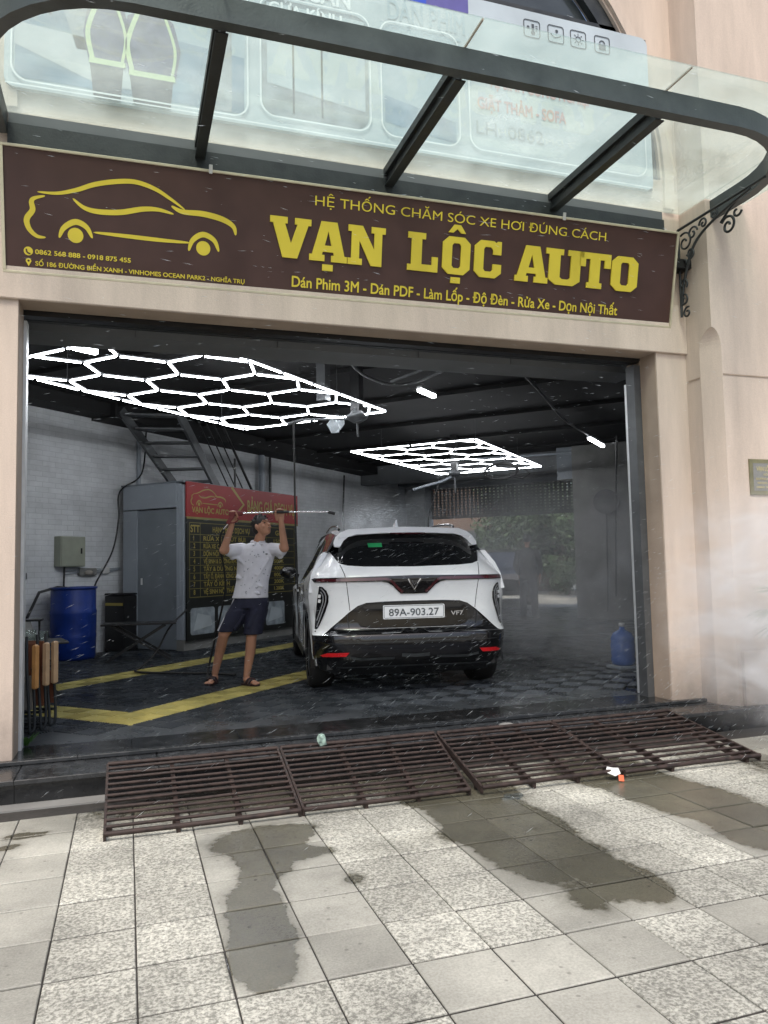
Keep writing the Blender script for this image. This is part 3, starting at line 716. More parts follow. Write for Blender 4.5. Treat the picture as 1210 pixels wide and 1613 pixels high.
# scrolled wrought-iron brackets at the right wall end
def spiral(cx, cz, r0, turns, a0, n=26, grow=-1, sgn=1):
    return [(cx + (r0 * (1 - .8 * k / n)) * math.cos(a0 + sgn * turns * 2 * math.pi * k / n), cz + (r0 * (1 - .8 * k / n)) * math.sin(a0 + sgn * turns * 2 * math.pi * k / n)) for k in range(n + 1)]
br = MB(); bx = 4.60 - CX
def iron(pts, r=.010): br.tube([(bx, p[0], p[1]) for p in pts], r, 6)
iron([(-.02, -.02), (-.02, -.80)], .012); iron([(-.02, -.02), (-1.0, -.02)], .012)
iron([(p.x, p.z) for p in smooth_path([(-.03, 0, -.70), (-.08, 0, -.48), (-.22, 0, -.22), (-.50, 0, -.10), (-.85, 0, -.04)], 8)], .012)
for (c0, c1, r, tn, a, s_) in ((-.10, -.16, .09, 1.3, 1, 1), (-.20, -.12, .06, 1.2, 3, -1), (-.09, -.34, .065, 1.3, 2, 1), (-.33, -.09, .05, 1.2, 0, 1), (-.06, -.52, .05, 1.3, 4, -1), (-.055, -.66, .055, 1.3, 1, 1), (-.09, -.78, .05, 1.2, 2, -1), (-.16, -.28, .05, 1.2, 5, -1), (-.46, -.07, .04, 1.2, 2, 1)):
    iron(spiral(c0, c1, r, tn, a, sgn=s_), .009)
br.build('scroll_bracket', 'dark_steel', cn)
br = MB(); bx = 4.60 - CX
br.tube([(bx + .12, -.42 + p[0], -.14 + p[1]) for p in spiral(-.06, -.02, .085, 1.4, .6)], .011, 6)
br.tube([(bx + .12, -.58 + p[0], -.08 + p[1]) for p in spiral(0, 0, .055, .7, 3.4)], .010, 6)
br.tube([(bx + .12, -.40, -.10), (bx + .11, -.52, -.03), (bx + .1, -.62, 0)], .011, 6)
br.build('scroll_bracket', 'dark_steel', cn)

# ============================================================ shop sign
SL = Vector((-.781, 5.43, 3.156)); SRt = Vector((4.505, 5.43, 3.207)); STL = Vector((-.775, 5.25, 3.962))
ex = (SRt - SL).normalized(); nn = ex.cross(STL - SL).normalized(); ez = nn.cross(ex) * -1
if ez.z < 0: ez = -ez
ey = ez.cross(ex)
sg = thing('shop_sign', 'long brown shop sign with yellow car outline and lettering above the bay', 'sign')
sg.matrix_world = Matrix(((ex.x, ey.x, ez.x, SL.x), (ex.y, ey.y, ez.y, SL.y), (ex.z, ey.z, ez.z, SL.z), (0, 0, 0, 1)))
W_, H_ = 5.29, .812
mb = MB(); mb.box(.014, W_ - .014, 0, .05, .014, H_ - .014); mb.build('panel', 'sign_brown', sg)
for (a, b, c, d) in ((0, W_, 0, .018), (0, W_, H_ - .018, H_), (0, .018, .018, H_ - .018), (W_ - .018, W_, .018, H_ - .018)):
    mb = MB(); mb.box(a, b, -.012, .055, c, d, None, .003); mb.build('frame', 'sign_frame', sg)
for (x, z) in ((.03, -.075), (5.24, -.07)):
    mb = MB(); mb.box(x - .012, x + .012, -.004, .002, z, .01, None, .0015); mb.lathe([(.0, -.0), (.005, 0)], 8, (x, -.005, z + .02)); mb.build('mounting_tab', 'white_clip', sg)
for (x, z) in ((1.33, H_ - .03), (4.15, H_ - .03)):
    mb = MB(); mb.box(x - .012, x + .012, -.022, -.013, z, z + .06, None, .002); mb.build('mounting_tab', 'white_clip', sg)
lg = MB()
curves = dict(roof=[(.217, .531), (.336, .536), (.454, .57), (.573, .621), (.714, .657), (.836, .668), (.96, .638), (1.066, .582), (1.157, .525)],
 window=[(.433, .515), (.502, .464), (.591, .448), (.733, .46), (.877, .497), (.981, .505), (1.083, .487)],
 hood=[(1.066, .54), (1.14, .51), (1.28, .511), (1.412, .49), (1.491, .449), (1.509, .39)],
 rear=[(.264, .511), (.200, .490), (.181, .465), (.186, .414), (.155, .365), (.150, .33), (.168, .285), (.21, .25), (.263, .247)],
 sill=[(.559, .311), (.773, .308), (.981, .305), (1.195, .307)],
 arch=[(.345, .253), (.375, .32), (.447, .366), (.515, .340), (.553, .271)],
 arch2=[(1.184, .251), (1.210, .325), (1.281, .372), (1.358, .340), (1.392, .265)])
wd = dict(roof=.030, window=.034, hood=.038, rear=.034, sill=.026, arch=.036, arch2=.036)
for k, v in curves.items(): ribbon(lg, v, wd[k], -.003)
disc(lg, .447, .279, .049); disc(lg, 1.284, .279, .049)
lg.build('car_outline', 'sign_yellow', sg)
ic = MB(); disc(ic, .155, .150, .028); ic.build('phone_icon', 'sign_yellow', sg)
ic = MB(); ribbon(ic, [(.143, .163), (.146, .145), (.157, .136), (.168, .134)], .008, -.0045, 4, False); ic.build('phone_icon', 'sign_brown', sg)
ic = MB(); disc(ic, .155, .088, .017, -.003, 18, .007); flat(ic, [(.142, .078), (.155, .053), (.168, .078)], -.0035); ic.build('pin_icon', 'sign_yellow', sg)
text('lettering', 'HỆ THỐNG CHĂM SÓC XE HƠI ĐÚNG CÁCH', 'sign_yellow', .071, 2.485, sg, (2.081, -.002, .663), .0)
text('lettering', 'Dán Phim 3M - Dán PDF - Làm Lốp - Độ Đèn - Rửa Xe - Dọn Nội Thất', 'sign_yellow', .080, 2.808, sg, (1.922, -.002, .072), .022)
text('lettering', '0862 568 888 - 0918 875 455', 'sign_yellow', .031, .600, sg, (.197, -.002, .135), .03)
text('lettering', 'SỐ 186 ĐƯỜNG BIỂN XANH - VINHOMES OCEAN PARK2 - NGHĨA TRỤ', 'sign_yellow', .030, 1.378, sg, (.197, -.002, .061), .026)
# slab letters: outer outline + holes, unit box 1 x 1 (x wide, z high)
def glyph(ch):
    s_ = .16       # serif height
    if ch == 'V': return [[(0, 1), (.42, 1), (.42, 1 - s_), (.36, 1 - s_), (.51, .36), (.66, 1 - s_), (.60, 1 - s_), (.60, 1), (1, 1), (1, 1 - s_), (.93, 1 - s_), (.67, 0), (.31, 0), (.07, 1 - s_), (0, 1 - s_)]], []
    if ch == 'A': return [[(0, 0), (.40, 0), (.40, s_), (.33, s_), (.35, .24), (.63, .24), (.65, s_), (.58, s_), (.58, 0), (1, 0), (1, s_), (.93, s_), (.72, 1), (.30, 1), (.07, s_), (0, s_)]], [[(.40, .40), (.49, .76), (.58, .40)]]
    if ch == 'N': return [[(0, 0), (.38, 0), (.38, s_), (.30, s_), (.30, .62), (.62, 0), (.91, 0), (.91, 1 - s_), (1, 1 - s_), (1, 1), (.62, 1), (.62, 1 - s_), (.70, 1 - s_), (.70, .42), (.38, 1), (0, 1), (0, 1 - s_), (.09, 1 - s_), (.09, s_), (0, s_)]], []
    if ch == 'L': return [[(0, 0), (1, 0), (1, .40), (.80, .40), (.80, .18), (.46, .18), (.46, 1 - s_), (.58, 1 - s_), (.58, 1), (0, 1), (0, 1 - s_), (.12, 1 - s_), (.12, s_), (0, s_)]], []
    if ch == 'O': return [[(.22, 0), (.78, 0), (1, .16), (1, .84), (.78, 1), (.22, 1), (0, .84), (0, .16)]], [[(.40, .17), (.34, .23), (.34, .77), (.40, .83), (.60, .83), (.66, .77), (.66, .23), (.60, .17)]]
    if ch == 'C': return [[(.22, 0), (.78, 0), (1, .14), (1, .38), (.68, .38), (.68, .22), (.62, .17), (.40, .17), (.34, .23), (.34, .77), (.40, .83), (.60, .83), (.68, .76), (.68, .64), (.98, .64), (.98, 1), (.84, 1), (.80, .95), (.70, 1), (.22, 1), (0, .84), (0, .16)]], []
    if ch == 'U': return [[(.28, 0), (.74, 0), (.92, .14), (.92, 1 - s_), (1, 1 - s_), (1, 1), (.58, 1), (.58, 1 - s_), (.66, 1 - s_), (.66, .22), (.60, .17), (.44, .17), (.38, .22), (.38, 1 - s_), (.46, 1 - s_), (.46, 1), (0, 1), (0, 1 - s_), (.09, 1 - s_), (.09, .14)]], []
    if ch == 'T': return [[(.26, 0), (.74, 0), (.74, s_), (.66, s_), (.66, .82), (.80, .82), (.80, .60), (1, .60), (1, 1), (0, 1), (0, .60), (.20, .60), (.20, .82), (.34, .82), (.34, s_), (.26, s_)]], []
def letter(ch, x0, x1, z0, z1, m='sign_yellow', parent=sg, d=.012, extra=()):
    outs, holes = glyph(ch)
    bm = bmesh.new(); edges = []
    for poly in outs + holes:
        vs = [bm.verts.new((x0 + (x1 - x0) * p[0], 0, z0 + (z1 - z0) * p[1])) for p in poly]
        for i in range(len(vs)): edges.append(bm.edges.new((vs[i], vs[(i + 1) % len(vs)])))
    bmesh.ops.triangle_fill(bm, use_beauty=True, use_dissolve=False, edges=edges)
    for poly in extra:
        bm.faces.new([bm.verts.new((p[0], 0, p[1])) for p in poly])
    r = bmesh.ops.extrude_face_region(bm, geom=bm.faces[:])
    bmesh.ops.translate(bm, vec=(0, -d, 0), verts=[e for e in r['geom'] if isinstance(e, bmesh.types.BMVert)])
    bmesh.ops.recalc_face_normals(bm, faces=bm.faces)
    me = bpy.data.meshes.new('letter'); bm.to_mesh(me); bm.free(); me.materials.append(M[m])
    return link('letter', me, parent, (0, -.0015, 0))
for ch, a, b in (('V', 1.752, 2.055), ('A', 2.045, 2.332), ('N', 2.338, 2.63), ('L', 2.812, 3.063), ('O', 3.10, 3.335), ('C', 3.372, 3.61), ('A', 3.735, 4.035), ('U', 4.010, 4.365), ('T', 4.325, 4.628), ('O', 4.640, 4.90)):
    ext_ = []
    if a == 2.045: ext_ = [[(2.145, .205), (2.225, .205), (2.225, .25), (2.145, .25)]]
    if a == 3.10: ext_ = [[(3.178, .205), (3.258, .205), (3.258, .25), (3.178, .25)], [(3.145, .585), (3.185, .585), (3.218, .615), (3.25, .585), (3.29, .585), (3.245, .645), (3.19, .645)]]
    letter(ch, a, b, .272, .555, extra=ext_)

# ============================================================ banner on the wall above, seen through the canopy glass
bn = thing('advertising_banner', 'pale printed banner fixed above the canopy with photos and service icons', 'banner', (-.79, 5.40, 4.42))
BX, BZ = 5.165, 1.40
mb = MB(); mb.prism(rrect(0, BX, 0, BZ, .07), -.006, .03); mb.build('banner_board', 'banner_white', bn)
mb = MB(); mb.box(-.02, BX + .02, .032, .048, .02, BZ + .02); mb.build('banner_backing', 'print_dark', bn)
def pr(name, m, poly, lay): 
    b_ = MB(); flat(b_, poly, -.006 - .0022 * lay); return b_.build(name, m, bn)
pr('printed_photo', 'print_sky', rrect(.06, 1.60, .06, 1.36, .10), 1)
pr('printed_photo', 'print_road', [(.065, .12), (.10, .07), (1.59, .07), (1.59, .50), (.065, .62)], 2)
pr('printed_photo', 'print_road_light', [(.065, .30), (.62, .10), (.95, .12), (.66, .42), (.065, .46)], 3)
pr('printed_photo', 'print_grey', [(.36, .62), (.45, .34), (.52, .34), (.52, 1.1), (.36, 1.1)], 3)
pr('printed_photo', 'print_grey', [(1.35, .07), (1.5, .07), (1.5, 1.3), (1.35, 1.3)], 3)
for x in (.09, .14, .20, .27): pr('printed_photo', 'print_dark', [(x, .55), (x + .02, .55), (x + .02, .72), (x, .72)], 3)
for (x0, x1, zo) in ((.54, .755, -.11), (.80, 1.09, -.15)):       # two workers in reflective vests, headless crop behind the beam
    xm = (x0 + x1) / 2; zb = .012
    def pr(name, m, poly, lay, zo=zo):
        b_ = MB(); flat(b_, [(x, max(.012, z + zo)) for x, z in poly], -.006 - .0022 * lay); return b_.build(name, m, bn)
    pr('printed_figure', 'print_navy2', [(x0 + .02, zb), (x1 - .02, zb), (x1, .40), (x0 - .01, .40)], 4)
    pr('printed_figure', 'print_navy', [(x0 - .01, .36), (x1 + .01, .36), (x1 + .05, .60), (x1, .80), (xm + .05, .88), (xm - .05, .88), (x0 - .02, .80), (x0 - .05, .58)], 5)
    pr('printed_figure', 'print_vest', [(x0 - .012, .365), (x1 + .012, .365), (x1 + .01, .405), (x0 - .01, .405)], 6)
    b_ = MB(); ribbon(b_, [(x0 + .01, .40 + zo), (x0 - .02, .60 + zo), (x0 + .05, .84 + zo)], .030, -.0195, 6, False); ribbon(b_, [(x1 - .01, .40 + zo), (x1 + .01, .60 + zo), (x1 - .06, .84 + zo)], .018, -.0195, 6, False); b_.build('printed_figure', 'print_vest', bn)
def pr(name, m, poly, lay):
    b_ = MB(); flat(b_, poly, -.006 - .0022 * lay); return b_.build(name, m, bn)
pr('printed_photo', 'print_grey', rrect(1.72, 2.55, .10, 1.02, .12), 1)
pr('printed_photo', 'banner_white', [(1.76, .35), (2.52, .25), (2.52, .98), (1.76, .98)], 2)
for x in (1.95, 2.17): pr('printed_photo', 'print_dark', [(x, .14), (x + .015, .14), (x + .015, .98), (x, .98)], 3)
pr('printed_photo', 'print_sky', rrect(2.66, 3.30, .10, 1.02, .12), 1)
pr('printed_photo', 'print_road', [(2.68, .20), (3.28, .12), (3.28, .30), (2.68, .42)], 2)
b_ = MB()
for (x0, x1, z0, z1) in ((.045, 1.615, .045, 1.375), (1.71, 2.56, .09, 1.03), (2.65, 3.31, .09, 1.03), (3.40, 5.09, .10, .86)):
    p = rrect(x0, x1, z0, z1, .11, 8); ribbon(b_, p + [p[0]], .010, -.0225, 0, False)
ribbon(b_, [(.01, .015), (BX - .02, .015)], .008, -.0225, 0, False)
b_.build('printed_outline', 'banner_line', bn)
text('lettering', 'DÁN', 'banner_line', .15, .36, bn, (1.45, -.009, 1.06), .03)
text('lettering', 'DECAN', 'banner_line', .15, .55, bn, (1.86, -.009, 1.06), .03)
text('lettering', 'CỬA KÍNH', 'banner_line', .095, .56, bn, (1.78, -.009, .90), .03)
text('lettering', 'DÁN PHIM', 'print_sky', .17, .66, bn, (2.72, -.009, 1.06), .03)
text('lettering', 'CHỐNG NẮNG', 'print_sky', .09, .60, bn, (2.74, -.009, .92), .03)
text('lettering', 'VỆ SINH CÔNG NGHIỆP', 'print_red', .10, .98, bn, (3.58, -.009, .66), .04)
text('lettering', 'GIẶT THẢM - SOFA', 'print_red', .10, .82, bn, (3.48, -.009, .46), .04)
text('lettering', 'LH: 0862', 'print_grey', .12, .62, bn, (3.46, -.009, .24), .0)
pr('printed_band', 'banner_blue', [(2.5, 1.25), (3.05, 1.25), (3.05, BZ - .002), (2.5, BZ - .002)], 1)
pr('printed_band', 'banner_purple', [(3.05, 1.25), (3.42, 1.25), (3.42, BZ - .002), (3.05, BZ - .002)], 1)
for i, x in enumerate((3.93, 4.16, 4.38, 4.62)):
    b_ = MB(); p = rrect(x, x + .15, 1.17, 1.32, .02, 4); ribbon(b_, p + [p[0]], .007, -.010, 0, False)
    cx_, cz_ = x + .075, 1.245
    if i == 0:
        ribbon(b_, [(cx_ + .01, cz_ - .04), (cx_ + .01, cz_ + .045)], .022, -.010, 0, False); disc(b_, cx_ + .01, cz_ - .035, .02, -.010, 12); disc(b_, cx_ - .035, cz_ + .01, .014, -.010, 10)
        for q in range(3): ribbon(b_, [(cx_ + .035, cz_ - .01 + .02 * q), (cx_ + .055, cz_ - .01 + .02 * q)], .005, -.010, 0, False)
    if i == 1: disc(b_, cx_ + .01, cz_ + .03, .014, -.010, 12); ribbon(b_, [(cx_ - .05, cz_), (cx_ - .01, cz_ - .03), (cx_ + .05, cz_ - .01)], .007, -.010, 5, False)
    if i == 2:
        disc(b_, cx_, cz_, .028, -.010, 16, .020)
        for q in range(8): a = q * math.pi / 4; ribbon(b_, [(cx_ + .036 * math.cos(a), cz_ + .036 * math.sin(a)), (cx_ + .052 * math.cos(a), cz_ + .052 * math.sin(a))], .006, -.010, 0, False)
    if i == 3: flat(b_, [(cx_ - .035, cz_ - .045), (cx_ + .035, cz_ - .045), (cx_ + .035, cz_ + .005), (cx_ - .035, cz_ + .005)], -.010); disc(b_, cx_, cz_ + .012, .030, -.010, 14, .020, 0, math.pi)
    b_.build('service_icon', 'print_dark', bn)

# ============================================================ wall plaque and alarm box, palm
pq = thing('brass_plaque', 'small brass plaque with gold lettering on the wall right of the bay', 'plaque', (4.985, 5.118, 1.715))
mb = MB(); mb.box(0, .40, -.012, 0, 0, .305, None, .003); mb.build('plate', 'plaque_brass', pq)
mb = MB(); mb.box(.035, .365, -.0135, -.0122, .035, .27); mb.build('field', 'concrete', pq)
for (s_, z, h, x, w2) in (('VẠN LỘC AUTO', .205, .038, .07, .27), ('SỐ 186', .165, .016, .14, .12), ('ĐƯỜNG BIỂN XANH', .128, .017, .06, .27), ('VINHOMES OCEAN PARK2', .093, .017, .07, .26), ('0862 568 888', .058, .017, .06, .24)):
    text('lettering', s_, 'plaque_gold', h, w2, pq, (x, -.0135, z), .03)
al = thing('alarm_box', 'small red and white alarm box on the right door jamb', 'alarm', (4.347, 5.72, 1.43))
mb = MB(); mb.box(-.025, 0, -.045, .045, .03, .19, None, .006); mb.build('housing', 'alarm_red', al)
mb = MB(); mb.box(-.028, -.001, -.03, .03, -.02, .028, None, .005); mb.build('base', 'white_clip', al)
mb = MB(); mb.box(-.029, -.026, -.022, .022, .07, .15); mb.build('label_plate', 'white_clip', al)

def blade(mb, base, d, L, wd_, droop, n=6):
    b = Vector(base); d = Vector(d).normalized(); side = d.cross(Vector((0, 0, 1)))
    side = side.normalized() if side.length > .01 else Vector((1, 0, 0)); vs = []
    for k in range(n + 1):
        t = k / n; p = b + d * L * t + Vector((0, 0, -droop * t * t)); ww = wd_ * math.sin(math.pi * min(1, .15 + .85 * t)) ** .7 / 2 + .001
        nrm = Vector((0, 0, 1)); vs += [p - side * ww, p + nrm * ww * .3, p + side * ww]
    mb.add(vs, [(3 * i, 3 * i + 1, 3 * i + 4, 3 * i + 3) for i in range(n)] + [(3 * i + 1, 3 * i + 2, 3 * i + 5, 3 * i + 4) for i in range(n)], True)
pm = thing('fan_palm', 'green fan palm reaching in at the right edge in front of the cream wall', 'plant', (5.03, 4.62, GZ))
mb = MB(); mb.tube([(0, 0, 0), (.03, .01, .4), (0, .02, .8)], [.05, .045, .03], 8); mb.build('trunk', 'bark', pm)
rnd = random.Random(5)
for k in range(9):
    a = 2 * math.pi * k / 9 + .3; el = rnd.uniform(-.2, .9)
    tip = Vector((math.cos(a) * .26 * math.cos(el), math.sin(a) * .26, .78 + .32 * math.sin(el) + .15))
    mb = MB(); mb.tube([(0, .02, .75), tip * .6 + Vector((0, 0, .32)), tip], .006, 5)
    for q in range(11):
        b_ = a + (q - 5) * .26; blade(mb, tip, (math.cos(b_), math.sin(b_), el * .7 + rnd.uniform(-.15, .15)), .26 - .012 * abs(q - 5), .026, .08)
    mb.build('leaf', 'leaf', pm)
sp = thing('sprouting_weed', 'small green weed at the foot of the left pillar', 'plant', (-.655, 5.86, 0))
for k in range(9):
    a = k * 2.4; mb = MB(); blade(mb, (0, 0, .0), (math.cos(a) * .6, math.sin(a) * .6, .7 + .3 * (k % 2)), .07 + .03 * (k % 3), .035, .02, 4); mb.build('leaf', 'leaf', sp)

# ============================================================ ramp grates
def grate(x0, x1, xb0, xb1, yf, yb, label, lift=0., seed=0):
    r_ = random.Random(seed)
    o = thing('ramp_grate', label, 'grate', ((x0 + x1) / 2, yf, GZ), 0, 'rusty steel ramp grates over the step')
    ox = (x0 + x1) / 2
    zf, zb = .022 + lift, -.028 - GZ + .022
    def P(s, t): xa = x0 + (xb0 - x0) * t; xc = x1 + (xb1 - x1) * t; return Vector((xa + (xc - xa) * s - ox, (yb - yf) * t, zf + (zb - zf) * t))
    for (a, b) in (((0, 0), (0, 1)), ((1, 0), (1, 1))):
        mb = MB(); mb.bar(P(*a), P(*b), .014, .042); mb.build('side_rail', 'rust_steel', o)
    nb = 13
    for k in range(nb):
        t = k / (nb - 1); mb = MB()
        sag = r_.uniform(-.006, .004); a = P(0, t) + Vector((0, 0, .016)); b = P(1, t) + Vector((0, 0, .016)); m_ = (a + b) / 2 + Vector((0, r_.uniform(-.004, .004), sag))
        mb.tube([a, a * .66 + b * .34 + Vector((0, 0, sag * .7)), m_, a * .3 + b * .7 + Vector((0, 0, sag * .6)), b], (.0095 if 0 < k < nb - 1 else .014), 6)
        mb.build('bar', 'rust_steel', o)
    for s in (.36, .68) if seed % 2 else (.34, .9):
        mb = MB(); mb.bar(P(s, 0) - Vector((0, 0, .012)), P(s, 1) - Vector((0, 0, .012)), .022, .035); mb.build('cross_rib', 'rust_steel', o)
    for s in (.02, .35, .68, .98):
        mb = MB(); q = P(s, .16); mb.box(q.x - .015, q.x + .015, q.y - .015, q.y + .015, .0, q.z - .01); mb.build('foot', 'rust_steel', o)
    return o
grate(-.105, .895, -.11, .93, 4.195, 5.05, 'leftmost rusty ramp grate, nearest the left pillar', 0, 1)
grate(.915, 1.905, .95, 2.03, 4.20, 5.05, 'second rusty ramp grate from the left, ending at the wide gap', 0, 3)
grate(1.975, 2.93, 2.05, 2.95, 4.175, 5.04, 'third rusty ramp grate from the left, white and orange litter under its front corner', .01, 5)
grate(2.95, 4.02, 2.97, 4.0, 4.165, 5.05, 'rightmost rusty ramp grate, in front of the right pillar', 0, 2)

# litter
def crumple(name, label, cat, loc, size, m, seed):
    r_ = random.Random(seed); me = bpy.data.meshes.new(name); bm = bmesh.new(); bmesh.ops.create_icosphere(bm, subdivisions=2, radius=1)
    for v in bm.verts: v.co = Vector((v.co.x * size[0], v.co.y * size[1], v.co.z * size[2])) * r_.uniform(.55, 1.25)
    bm.to_mesh(me); bm.free(); me.materials.append(M[m]); o = link(name, me, None, loc); return tag(o, label, cat)
crumple('crumpled_tissue', 'pale green crumpled tissue lying on the black step above the grates', 'litter', (1.225, 5.05, .03), (.035, .03, .045), 'tissue', 2)
crumple('food_wrapper', 'dark crumpled wrapper at the back edge of the third grate', 'litter', (2.62, 5.12, -.005), (.07, .05, .022), 'concrete', 6)
lt = thing('paper_packet', 'torn white and orange paper packet at the front of the third grate', 'litter', (2.87, 4.12, GZ))
mb = MB(); mb.add([(-.055, .05, .05), (-.02, .085, .072), (.0, .075, .06), (.035, .045, .068), (.02, .0, .045), (-.01, .012, .03), (-.035, .008, .04), (0, .045, .072), (-.02, .04, .052)], [(0, 8, 6), (0, 1, 8), (1, 2, 7, 8), (2, 3, 7), (3, 4, 7), (4, 5, 7), (5, 6, 8), (5, 8, 7)]); mb.build('paper', 'paper', lt)
mb = MB(); mb.add([(-.01, -.02, .008), (.02, -.032, .006), (.04, .0, .034), (.004, .002, .04), (.012, -.016, .028)], [(0, 1, 4), (1, 2, 4), (2, 3, 4), (3, 0, 4)]); mb.build('printed_end', 'paper_orange', lt)
crumple('plastic_scrap', 'clear plastic scrap on the paving just before the second grate gap', 'litter', (2.12, 4.07, GZ + .008), (.075, .045, .012), 'plastic_film', 9)

# ============================================================ hexagonal LED ceiling lamps
def hexlamp(label, u, v, z, m, tilt=0):
    o = thing('hexagon_lamp', label, 'ceiling light', UV(u, v, z), R45 + tilt, 'hexagon LED grid lamps')
    tubes = []; a = .408; vz = [.29, .71, .95, 1.39, 1.63, 2.09]
    # vertex rows: row r has low/high alternating, parity as in the place
    lo = [.02, .70, 1.39, 2.08]; hi = [.27, .94, 1.61, 2.29]
    def V_(r, n): low = ((n + r) % 2 == (1 if r % 2 == 0 else 1) % 2); 
    rows = []
    for r in range(4):
        row = []
        for n in range(11):
            isl = (n % 2 == 1) if r in (0, 2) else (n % 2 == 0)
            row.append((a * n, (lo if isl else hi)[r], isl))
        rows.append(row)
    for r in range(4):
        for n in range(10): tubes.append((rows[r][n][:2], rows[r][n + 1][:2]))
        if r < 3:
            for n in range(11):
                if not rows[r][n][2] and rows[r + 1][n][2]: tubes.append((rows[r][n][:2], rows[r + 1][n][:2]))
    L, W = a * 10, 2.31
    seg = 7
    for k in range(seg):
        for vv in (0, W): tubes.append(((L * k / seg, vv), (L * (k + 1) / seg, vv)))
    for k in range(4):
        for uu in (0, L): tubes.append(((uu, W * k / 4), (uu, W * (k + 1) / 4)))
    for (p, q) in tubes:
        p = Vector((*p, 0)); q = Vector((*q, 0)); d = (q - p).normalized() * .016
        mb = MB(); mb.tube([p + d * 1.7, q - d * 1.7], .0075, 8); mb.build('led_tube', m, o)
    fr = MB()
    for (p, q) in tubes:
        p = Vector((*p, .017)); q = Vector((*q, .017)); d = (q - p).normalized() * .01; fr.bar(p + d, q - d, .036, .012)
    tag(fr.build('tube_housing', 'steel_grey', o), kind='stuff')  # bars over the tubes, widened to block their upward light
    for (uu, vv) in ((.8, .28), (3.3, .28), (.8, 2.09), (3.3, 2.09)):
        mb = MB(); mb.tube([(uu, vv, .02), (uu, vv, 3.72 - z)], .003, 5); mb.build('hanger_wire', 'steel_grey', o)
    return o
hexlamp('large glowing hexagon grid lamp nearest the entrance', 4.80, 4.43, 3.2, 'led', -.02)
hexlamp('further hexagon grid lamp above the back of the bay', 11.62, 4.10, 3.2, 'led_back', 0)
def batten(label, a, b, z):
    pa = UV(*a, z); pb = UV(*b, z); c = (pa + pb) / 2
    o = thing('tube_lamp', label, 'ceiling light', c, 0, 'short tube lamps under the ceiling')
    mb = MB(); mb.bar(pa - c, pb - c, .05, .035); mb.build('diffuser', 'led_spot', o)
    mb = MB(); mb.bar(pa - c + Vector((0, 0, .035)), pb - c + Vector((0, 0, .035)), .07, .03); mb.build('housing', 'aluminium', o)
batten('short lit lamp left of the large hexagon lamp, nearest the entrance', (4.83, 5.48), (5.04, 5.43), 3.2)
batten('short lit lamp between the two hexagon lamps', (8.3, 3.62), (8.72, 3.60), 3.28)
batten('lit tube lamp at the right beside the pillar, farthest right', (12.6, 2.49), (13.6, 2.45), 3.2)

# ============================================================ left side: cabinet booth and price board
bo = thing('storage_booth', 'grey panelled booth with a door, standing by the left brick wall', 'booth', UV(8.85, 7.74, 0), R45)
mb = MB(); mb.box(0, 2.9, 0, .06, .16, 2.47); mb.build('side_panel', 'pvc_grey', bo)
mb = MB(); mb.box(0, .05, .065, .13, .16, 2.49); mb.build('corner_post', 'pvc_grey', bo)
mb = MB(); mb.box(.0, .05, .92, 1.20, .14, 2.12); mb.build('front_panel', 'pvc_grey', bo)
mb = MB(); mb.box(-.004, .046, .132, 1.20, 2.135, 2.50); mb.build('head_panel', 'pvc_grey', bo)
d_ = MB(); d_.box(.02, .05, .135, .915, .012, 2.115); dd = d_.build('door', 'pvc_dark', bo)
h_ = MB(); h_.bar((.0, .82, .98), (.0, .82, 1.08), .02); h_.build('handle', 'aluminium', dd)
mb = MB(); mb.box(.0, 2.9, -.01, .06, 0, .155); mb.box(.0, .05, .062, .13, 0, .155); mb.build('plinth', 'concrete', bo)
mb = MB(); mb.box(0, 2.95, .0, 1.25, 2.505, 2.53); mb.build('top_panel', 'pvc_dark', bo)
mb = MB(); mb.box(2.9, 2.95, 0, 1.25, .0, 2.50); mb.build('back_panel', 'pvc_dark', bo)

pb = thing('price_board', 'red and black price list board with gold rows on the side of the booth', 'sign', UV(8.87, 7.715, 0), R45)
# local x runs into the depth; faces -v (towards the car)
mb = MB(); mb.box(0, 3.03, -.022, 0, 1.985, 2.515); mb.build('header_panel', 'sign_red', pb)
mb = MB(); mb.box(0, 2.98, -.022, 0, .14, 1.98); mb.build('list_panel', 'board_black', pb)
YB = -.0235
b_ = MB()
for (x0, x1, z0, z1) in ((0, 3.03, 1.955, 1.99), (.06, 2.90, 1.895, 1.905), (.06, 2.90, .775, .785), (.06, .07, .775, 1.905), (.30, .31, .775, 1.905), (2.02, 2.03, .775, 1.905), (2.89, 2.90, .775, 1.905)):
    flat(b_, [(x0, z0), (x1, z0), (x1, z1), (x0, z1)], YB)
for k in range(8): z = 1.72 - .1165 * k; flat(b_, [(.07, z), (2.89, z), (2.89, z + .008), (.07, z + .008)], YB - .0005)
tag(b_.build('gold_line', 'line_gold', pb), kind='stuff')
b_ = MB(); ribbon(b_, [(1.08, 2.515), (1.40, 2.25), (1.08, 1.985)], .05, YB, 0, False); b_.build('chevron', 'gold_text', pb)
b_ = MB(); s_ = .62; f_ = lambda P: [(.10 + (p[0] - .15) * s_ * .98, 2.17 + (p[1] - .25) * s_) for p in P]
for k, v in curves.items(): ribbon(b_, f_(v), wd[k] * .6, YB)
for (a, c) in ((.447, .279), (1.284, .279)): q = f_([(a, c)])[0]; disc(b_, q[0], q[1], .028, YB)
b_.build('car_outline', 'gold_text', pb)
text('lettering', 'VẠN LỘC AUTO', 'gold_text', .085, .88, pb, (.12, YB, 2.06), .05)
text('lettering', 'BẢNG GIÁ DỊCH VỤ', 'gold_text', .20, 1.42, pb, (1.50, YB, 2.14), .03)
text('lettering', 'STT', 'gold_text', .11, .20, pb, (.085, YB, 1.76), .04)
